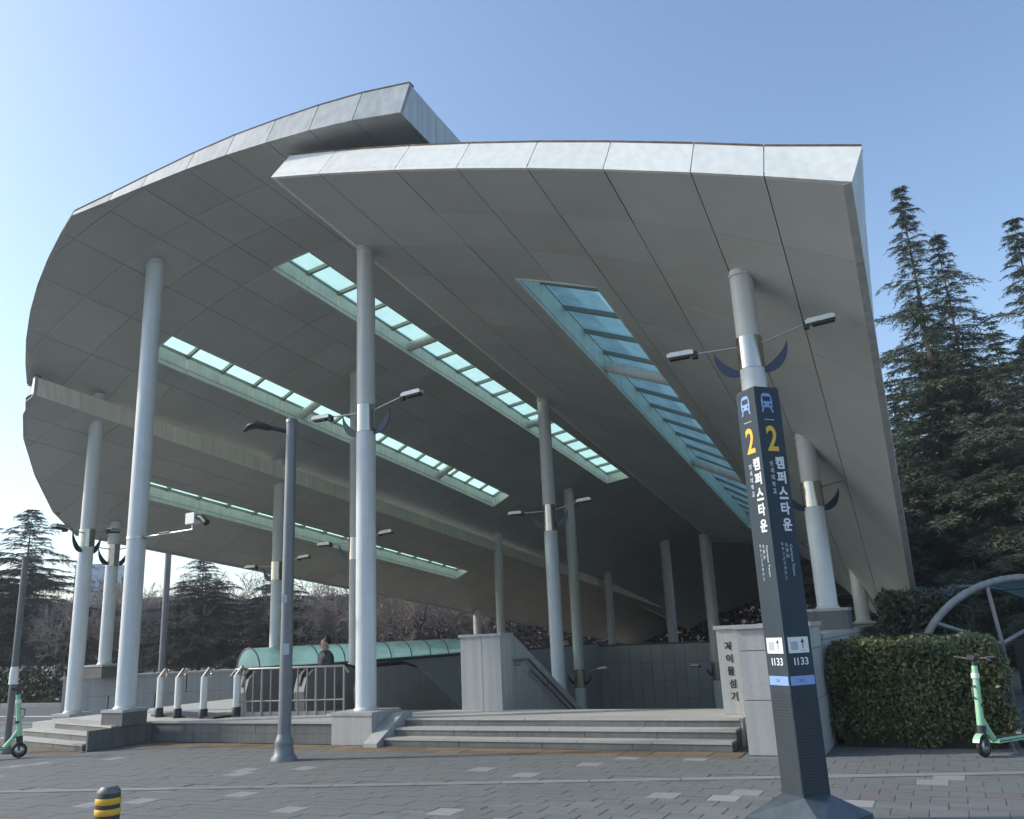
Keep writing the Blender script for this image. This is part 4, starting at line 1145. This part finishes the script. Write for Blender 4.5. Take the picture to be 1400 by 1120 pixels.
def cedar_meshes(seed, H, base_r, dens=1.0, spray=.34, power=1.15, start=.06, needle=M_NEED):
    rg = np.random.default_rng(seed)
    segs = []; pos = []; dirs = []; lens = []
    nt = 26
    wob = np.cumsum(rg.normal(0, .012 * H / 26, (nt + 1, 2)), 0)
    tr = [np.array([wob[k, 0], wob[k, 1], H * k / nt]) for k in range(nt + 1)]
    for k in range(nt):
        r = lambda t: .0125 * H * (1 - t) ** 1.1 + .010
        segs.append((tr[k], tr[k + 1], r(k / nt), r((k + 1) / nt)))
    z = start * H
    while z < H * .992:
        t = z / H
        nb = int(rg.integers(5, 8)) if t < .6 else int(rg.integers(3, 6))
        Lmax = base_r * ((1 - t) ** power) * (1.0 if t > .12 else .8) + .13
        a0 = rg.uniform(0, 6.28)
        for i in range(nb):
            a = a0 + 6.283 * i / nb + rg.normal(0, .3)
            L = Lmax * (rg.uniform(.5, 1.0) if rg.random() < .78 else rg.uniform(1.0, 1.45))
            kk = t * nt; i0 = int(kk); f = kk - i0
            c = tr[min(i0, nt)] * (1 - f) + tr[min(i0 + 1, nt)] * f
            rise = .20 + .28 * t + rg.normal(0, .10)
            ns = max(4, int(L / .26))
            prev = c
            hd_ = np.array([math.cos(a), math.sin(a), 0]); perp0 = np.array([-hd_[1], hd_[0], 0])
            bend = rg.normal(0, .12)
            for s_ in range(ns):
                q = (s_ + 1) / ns
                p = c + hd_ * L * q + perp0 * L * bend * q * q + np.array([0, 0, L * (rise * q - .42 * q * q)]) + rg.normal(0, .015, 3)
                segs.append((prev, p, .012 * L * (1 - q * .75) + .006, .012 * L * (1 - q) + .005))
                m = int(rg.integers(3, 6) * dens * (.55 if t > .72 else 1.0) + .5)
                wide = (1 - abs(q - .45)) * .55 + .25
                for _ in range(m):
                    sd = rg.choice([-1, 1])
                    dd = hd_ * rg.uniform(.35, 1.0) + perp0 * sd * rg.uniform(.25, 1.0) + np.array([0, 0, rg.uniform(-.38, .08)])
                    pos.append(prev + (p - prev) * rg.uniform(0, 1)); dirs.append(dd)
                    lens.append(spray * rg.uniform(.5, 1.35) * wide * (.26 + .74 * min(1, L / 2.4)))
                prev = p
            pos.append(p); dirs.append(hd_ + np.array([0, 0, -.55])); lens.append(spray * .8 * (.26 + .74 * min(1, L / 2.4)))
        z += (.26 + .34 * (1 - t)) * (H / 17) * rg.uniform(.7, 1.3)
    Vt, Ft = tubes_np(segs)
    pos = np.array(pos); dirs = np.array(dirs); lens = np.array(lens)[:, None]
    dirs /= np.linalg.norm(dirs, axis=1, keepdims=True)
    n = len(pos); K = 13
    # every spray: K slim blades fanning off an axis that droops
    ii = np.repeat(np.arange(n), K)
    q = np.tile(np.linspace(.05, 1, K), n)[:, None]
    ax = dirs[ii]; Ls = lens[ii]
    base = pos[ii] + ax * Ls * q + np.array([0, 0, -1]) * (q ** 2) * Ls * .25
    rd = rg.normal(0, 1, (n * K, 3)); rd -= (rd * ax).sum(1, keepdims=True) * ax; rd /= np.linalg.norm(rd, axis=1, keepdims=True)
    rd[:, 2] *= .45
    bd = ax * rg.uniform(.3, .9, (n * K, 1)) + rd * .75 + np.array([0, 0, -.10]); bd /= np.linalg.norm(bd, axis=1, keepdims=True)
    bl = (.04 + Ls * rg.uniform(.20, .40, (n * K, 1))) * (1.15 - .5 * q)
    sd = np.cross(bd, rg.normal(0, 1, (n * K, 3))); sd /= np.linalg.norm(sd, axis=1, keepdims=True)
    wd = .016 + .085 * bl
    Vn = np.stack([base - sd * wd * .5, base + sd * wd * .5, base + bd * bl], 1).reshape(-1, 3)
    Fn = np.arange(3 * n * K).reshape(-1, 3)
    return np_mesh("trunk", Vt, Ft, M_BARK, smooth=False), np_mesh("crown", Vn, Fn, needle)
def tree(name, tm_, cm, loc, rz, sc_, label, cat="tree", group=None):
    o = bpy.data.objects.new(name, None); col.objects.link(o); o.location = loc; o.rotation_euler = (0, 0, rz); o.scale = (sc_[0], sc_[0], sc_[1]) if hasattr(sc_, '__len__') else (sc_,) * 3
    tag(o, label, cat, group)
    a = link("trunk", tm_, o); b_ = link("crown", cm, o)
    return o
CA = cedar_meshes(21, 17.0, 5.8, 1.9, spray=.78, power=1.3)
CB = cedar_meshes(22, 16.0, 5.8, 1.9, spray=.78, power=1.2)
CC = cedar_meshes(23, 11.0, 4.6, 1.9, spray=.75, power=.8, needle=M_NEEDB, start=.14)
GR = "tall cedars beside the canopy"
tree("cedar_tree", *CA, (15.6, 30.0, 0), .3, (1.2, 1.055), "tallest cedar with a thin bare spire, next to the canopy's low street-side edge", group=GR)
tree("cedar_tree", *CB, (17.1, 30.8, 0), 2.1, (1.2, 1.02), "middle cedar spire of the row, shorter than its canopy-side neighbour", group=GR)
tree("cedar_tree", *CA, (20.2, 31.0, 0), 4.0, (1.3, .99), "broad cedar spire standing behind the round arched shelter", group=GR)
for x, y, r, s in ((18.6, 35.5, 1.2, .86), (14.6, 38.0, 2.6, .78), (22.8, 36.0, 5.1, .84), (16.4, 27.2, .7, .66), (19.6, 26.5, 3.2, .60), (18.0, 32.0, 2.9, .74), (16.2, 34.0, 4.4, .70), (21.5, 30.0, 1.9, .72), (23.5, 33.0, 3.9, .80), (18.5, 47.0, 1.0, .72), (14.4, 31.0, 1.3, .60), (13.9, 34.2, 5.6, .62), (24.0, 28.0, 2.7, .66)):
    tree("cedar_tree", *(CB if r > 2 else CA), (x, y, 0), r, (s * 1.25, s), "dense dark cedar filling in below and behind the tall spires", group=GR)
tree("cedar_tree", *CC, (-26.5, 46.0, 0), .5, (1.2, .86), "blue green cedar with long layered branches, beyond the road beside the slim pole", group="cedars among the bare trees")
tree("cedar_tree", *CC, (-30.6, 47.0, 0), 2.5, (1.2, .78), "blue green cedar partly hidden beyond its taller neighbour across the road", group="cedars among the bare trees")
tree("cedar_tree", *CC, (-16.2, 44.0, 0), 4.2, (.85, .60), "small cedar between the thin pole and the street lamp", group="cedars among the bare trees")
tree("cedar_tree", *CC, (-12.6, 45.0, 0), 1.7, (.80, .56), "small cedar behind the collared column by the teal vault", group="cedars among the bare trees")
tree("cedar_tree", *CC, (-19.6, 50.0, 0), 3.3, (.62, .50), "small cedar behind the plain column", group="cedars among the bare trees")

# bare deciduous trees ---------------------------------------------
def bare_mesh(seed, H):
    rg = np.random.default_rng(seed); segs = []
    def grow(p, d, L, r, lvl):
        n = 3 if lvl < 2 else 2
        for s_ in range(n):
            d = d + rg.normal(0, .10 + .04 * lvl, 3) + np.array([0, 0, .05]); d /= np.linalg.norm(d)
            q = p + d * L / n
            segs.append((p, q, r * (1 - .25 * s_ / n), r * (1 - .25 * (s_ + 1) / n)))
            p = q
            if lvl < 5 and (lvl > 0 or s_ > 0):
                for _ in range(int(rg.integers(1, 3))):
                    pr = rg.normal(0, 1, 3); pr -= pr.dot(d) * d; pr /= np.linalg.norm(pr)
                    nd = d * .75 + pr * rg.uniform(.45, .85); nd /= np.linalg.norm(nd)
                    grow(p, nd, L * rg.uniform(.5, .72), max(r * .5, .009), lvl + 1)
        if lvl < 5:
            grow(p, d, L * .65, max(r * .65, .009), lvl + 1)
    grow(np.zeros(3), np.array([0, 0, 1.]), H * .34, .012 * H, 0)
    seg0 = [s for s in segs if s[2] > .03]; seg1 = [s for s in segs if s[2] <= .03]
    if len(seg1) > 5200:
        idx = rg.permutation(len(seg1))[:5200]; seg1 = [seg1[i] for i in idx]
    a = tubes_np(seg0); b_ = tubes_np([(p, q, max(r0, .010), max(r1, .008)) for p, q, r0, r1 in seg1])
    return np_mesh("trunk", *a, M_BARK), np_mesh("crown", *b_, M_TWIG)
BT = [bare_mesh(100 + k, 6.0) for k in range(4)]
rg = random.Random(9)
k = 0
for row, (y0, x0, x1, n, s0) in enumerate(((44, -34, 6, 22, .92), (50, -38, 8, 24, 1.05), (57, -42, 14, 26, 1.2), (42, 9, 24, 9, .8), (52, 14, 40, 16, 1.0))):
    for i in range(n):
        x = x0 + (x1 - x0) * (i + rg.uniform(.1, .9)) / n; y = y0 + rg.uniform(-2.2, 2.2)
        ru, rv = (x - A0.x) * UX + (y - A0.y) * UY, (x - A0.x) * VX + (y - A0.y) * VY
        if (-14.6 < ru < 2.6 and rv < 60) or (ru < 9 and ru > 2 and rv < 33): continue
        t = BT[k % 4]; k += 1
        s = s0 * rg.uniform(.85, 1.15)
        tree("bare_tree", *t, (x, y, 0), rg.uniform(0, 6.28), (s * rg.uniform(.8, 1.1), s), "leafless brown tree in the winter grove behind the canopy", group="bare trees of the winter grove")
# wooded bank that closes the view behind the grove
NX, NY = 90, 14
gx = np.linspace(-150, 130, NX); gy = np.linspace(72, 120, NY)
X, Y = np.meshgrid(gx, gy)
tt = (Y - 72) / 48
Z = np.sin(np.clip(tt * 2.2, 0, 1) * math.pi / 2) * (5.6 + 1.1 * np.sin(X * .11) + .7 * np.sin(X * .31 + 1) + .5 * np.sin(X * .7 + Y)) - .1
idx = np.arange(NX * NY).reshape(NY, NX)
Fh = np.stack([idx[:-1, :-1], idx[:-1, 1:], idx[1:, 1:], idx[1:, :-1]], -1).reshape(-1, 4)
tag(link("hill", np_mesh("hill", np.stack([X, Y, Z], -1).reshape(-1, 3), Fh, mat("hill_brush", (0.085, 0.07, 0.06), 0.95, 0, noise=0.45, nscale=.9, bump=.4, bscale=2), smooth=True)), "brown wooded bank behind the grove", kind="structure")
# low undergrowth in the grove: uncountable
V, F = hedge_mesh((-54, 66, 0), (60, 70, 5.2), 80000, 31, (.12, .26), rnd=.6)
o = link("undergrowth", np_mesh("undergrowth", V, F, mat("undergrowth_brown", (0.075, 0.058, 0.05), 0.9, 0, noise=0.3, nscale=2))); tag(o, "brown tangled undergrowth at the back of the grove", "undergrowth", kind="stuff")

# ================================================================== ROUND ARCHED SHELTER
ar = thing("arched_shelter", (9.36, 16.3, 0), "round arched shelter with steel rim, spokes and dark teal glazing behind the hedge", "shelter")
AC = Vector((9.36, 16.3, 0)); AR = 2.22
axr = Vector((1, -.10, 0)).normalized(); axb = Vector((.10, 1, 0)).normalized()
def apt(a, r=AR, back=0.0): return AC + axr * (r * math.cos(a)) + ZDIR * (r * math.sin(a)) + axb * back
NA = 40
MB().tube([apt(math.pi * i / NA) for i in range(NA + 1)], .07, 10).build("rim", M_RIMG, ar)
MB().tube([apt(math.pi * i / NA, AR - .05, 2.4) for i in range(NA + 1)], .045, 8).build("rear_rim", M_POLED, ar)
hub = AC + axr * -.52 + ZDIR * 1.05
for a in (math.radians(138), math.radians(106), math.radians(58)):
    MB().tube([hub, apt(a, AR - .02)], .04, 8).build("spoke", M_RIMG, ar)
MB().tube([hub + ZDIR * .05, Vector((hub.x, hub.y, 0))], .045, 10).build("post", M_POLED, ar)
for k in range(10):
    a0, a1 = math.pi * (k + .04) / 10, math.pi * (k + .96) / 10
    m = MB(); vs = []; fs = []
    for i in range(5):
        a = a0 + (a1 - a0) * i / 4
        vs += [apt(a, AR - .05, .05), apt(a, AR - .05, 2.35)]
    for i in range(4): fs.append((2 * i, 2 * i + 1, 2 * i + 3, 2 * i + 2))
    m.add(vs, fs, True); m.build("roof_pane", M_SHELT, ar)
for k in range(11):
    a = math.pi * k / 10
    MB().tube([apt(a, AR - .05, .02), apt(a, AR - .05, 2.4)], .02, 6).build("purlin", M_POLED, ar)
cb = thing("street_cabinet", (8.42, 14.1, 0), "dark low street cabinet at the side of the hedge", "cabinet")
MB().box((8.42, 14.1, .62), (.95, .5, 1.1)).build("body", M_CABIN, cb)
for k in range(4):
    MB().box((8.42, 13.845, .24 + k * .25), (.85, .02, .21)).build("panel", M_CABIN, cb)
MB().box((8.42, 14.1, .035), (1.0, .55, .07)).build("plinth", M_KERB, cb)

# far office tower
ft = thing("office_tower", (-75, 152, 0), "pale blue office tower far beyond the grove", "building")
MB().box((-73, 152, 8.0), (6.4, 10, 16)).build("tower_body", M_BLDG, ft)
for j in range(5):
    for i in range(3):
        MB().box((-75.1 + i * 2.1, 146.97, 3.2 + j * 2.7), (1.7, .1, 1.7)).build("window", M_BLDGW, ft)
MB().box((-73, 152, 16.3), (6.8, 10.4, .6)).build("parapet", M_BLDG, ft)

# ================================================================== PERSON on the escalator
def skin_obj(name, pts, edges, mtl, parent, root=0, sub=2):
    me = bpy.data.meshes.new(name)
    me.from_pydata([p[:3] for p in pts], edges, []); me.materials.append(mtl)
    o = link(name, me, parent)
    md = o.modifiers.new("skin", 'SKIN'); md.use_smooth_shade = True
    for i, p in enumerate(pts):
        r = p[3]; me.skin_vertices[0].data[i].radius = r if hasattr(r, '__len__') else (r, r)
    for i in range(len(pts)): me.skin_vertices[0].data[i].use_root = (i == root)
    sb_ = o.modifiers.new("subsurf", 'SUBSURF'); sb_.levels = sub; sb_.render_levels = sub
    return o
pz = PZ - .20 * 1 - .20
ps = bpy.data.objects.new("person", None); col.objects.link(ps)
ppos = P(-3.62, 3.42)
ps.location = (ppos[0], ppos[1], pz); ps.rotation_euler = (0, 0, math.radians(205))
tag(ps, "person in a dark jacket with short black hair riding the escalator", "person")
# body: pelvis root, spine, neck, head, arms with hands, legs (local: +x is the facing direction)
B_ = [(0, 0, .92, .12), (0, 0, 1.12, .125), (.01, 0, 1.33, .14), (0, 0, 1.45, .085), (.01, 0, 1.52, .066), (.025, 0, 1.60, (.105, .088)), (.02, 0, 1.68, (.11, .095)), (.01, 0, 1.745, (.075, .065))]
E_ = [(0, 1), (1, 2), (2, 3), (3, 4), (4, 5), (5, 6), (6, 7)]
def add_chain(start, pts):
    prev = start
    for p in pts:
        B_.append(p); E_.append((prev, len(B_) - 1)); prev = len(B_) - 1
    return prev
for s_ in (-1, 1):
    el = add_chain(2, [(0, s_ * .19, 1.38, .062), (-.02, s_ * .245, 1.12, .045), (.13, s_ * .235, .93, .034), (.17, s_ * .23, .88, (.024, .036))])
    for f_, (dx, dy, dz) in enumerate(((.075, -.03, -.045), (.085, -.01, -.05), (.08, .01, -.052), (.065, .028, -.05), (.03, -.045, -.03))):
        bx_ = B_[el]
        add_chain(el, [(bx_[0] + dx * .5, bx_[1] + dy, bx_[2] + dz * .45, .0095), (bx_[0] + dx, bx_[1] + dy * 1.1, bx_[2] + dz, .008)])
    ft_ = add_chain(0, [(0, s_ * .095, .86, .098), (.02, s_ * .10, .48, .062), (-.02, s_ * .10, .09, .042), (.10, s_ * .105, .035, (.04, .03))])
body = skin_obj("body", B_, E_, M_SKIN, ps)
J = [(0, 0, .88, .18), (0, 0, 1.12, .18), (.01, 0, 1.36, .20), (0, 0, 1.47, .13), (0, 0, 1.52, .105)]; JE = [(0, 1), (1, 2), (2, 3), (3, 4)]
for s_ in (-1, 1):
    k0 = len(J); J += [(0, s_ * .21, 1.40, .105), (-.02, s_ * .25, 1.12, .066), (.12, s_ * .236, .95, .052)]; JE += [(2, k0), (k0, k0 + 1), (k0 + 1, k0 + 2)]
skin_obj("jacket", J, JE, M_JACKET, ps)
Tn = [(0, 0, .93, .135)]; TE = []
for s_ in (-1, 1):
    k0 = len(Tn); Tn += [(0, s_ * .095, .86, .112), (.02, s_ * .10, .48, .078), (-.02, s_ * .10, .10, .062)]; TE += [(0, k0), (k0, k0 + 1), (k0 + 1, k0 + 2)]
skin_obj("trousers", Tn, TE, M_TROUS, ps)
Hh = [(-.05, 0, 1.62, .085), (-.03, 0, 1.70, (.115, .11)), (.01, 0, 1.74, (.12, .108)), (.035, 0, 1.75, (.10, .09))]
skin_obj("hair", Hh, [(0, 1), (1, 2), (2, 3)], M_HAIR, ps)
fc = MB()
fc.lathe((.105, 0, 1.615), [(.002, 0), (.014, .012), (.01, .03)], 8, axis=(1, 0, 0)); o = link("nose", fc.mesh("nose", M_SKIN), ps)
for s_ in (-1, 1):
    e = MB(); e.lathe((.088, s_ * .03, 1.645), [(.002, 0), (.009, .003), (.004, .009)], 8, axis=(1, 0, 0)); link("eye", e.mesh("eye", M_HAIR), ps)
    e = MB(); e.lathe((.015, s_ * .078, 1.63), [(.012, 0), (.022, s_ * .008), (.010, s_ * .014)], 8, axis=(0, 1, 0)); link("ear", e.mesh("ear", M_SKIN), ps)
    e = MB(); e.box((.06, s_ * .105, .035), (.26, .10, .07)); link("shoe", e.mesh("shoe", M_BLACK), ps)
e = MB(); e.box((.098, 0, 1.575), (.012, .045, .010)); link("mouth", e.mesh("mouth", mat("lips", (.32, .14, .12), .5)), ps)

# ================================================================== AIR
hz = MB(); hz.box((0, 0, 8.0), (2000, 2000, 30.0))
hm = bpy.data.materials.new("haze_air"); hm.use_nodes = True
for n_ in list(hm.node_tree.nodes): hm.node_tree.nodes.remove(n_)
h_out = hm.node_tree.nodes.new("ShaderNodeOutputMaterial")
h_vol = hm.node_tree.nodes.new("ShaderNodeVolumePrincipled")
h_vol.inputs["Color"].default_value = (0.90, 0.94, 1.0, 1)
h_vol.inputs["Density"].default_value = 0.0009
h_vol.inputs["Anisotropy"].default_value = 0.2
hm.node_tree.links.new(h_vol.outputs[0], h_out.inputs["Volume"])
tag(hz.build("haze", hm), "thin pale haze over the whole place", "haze", kind="stuff")
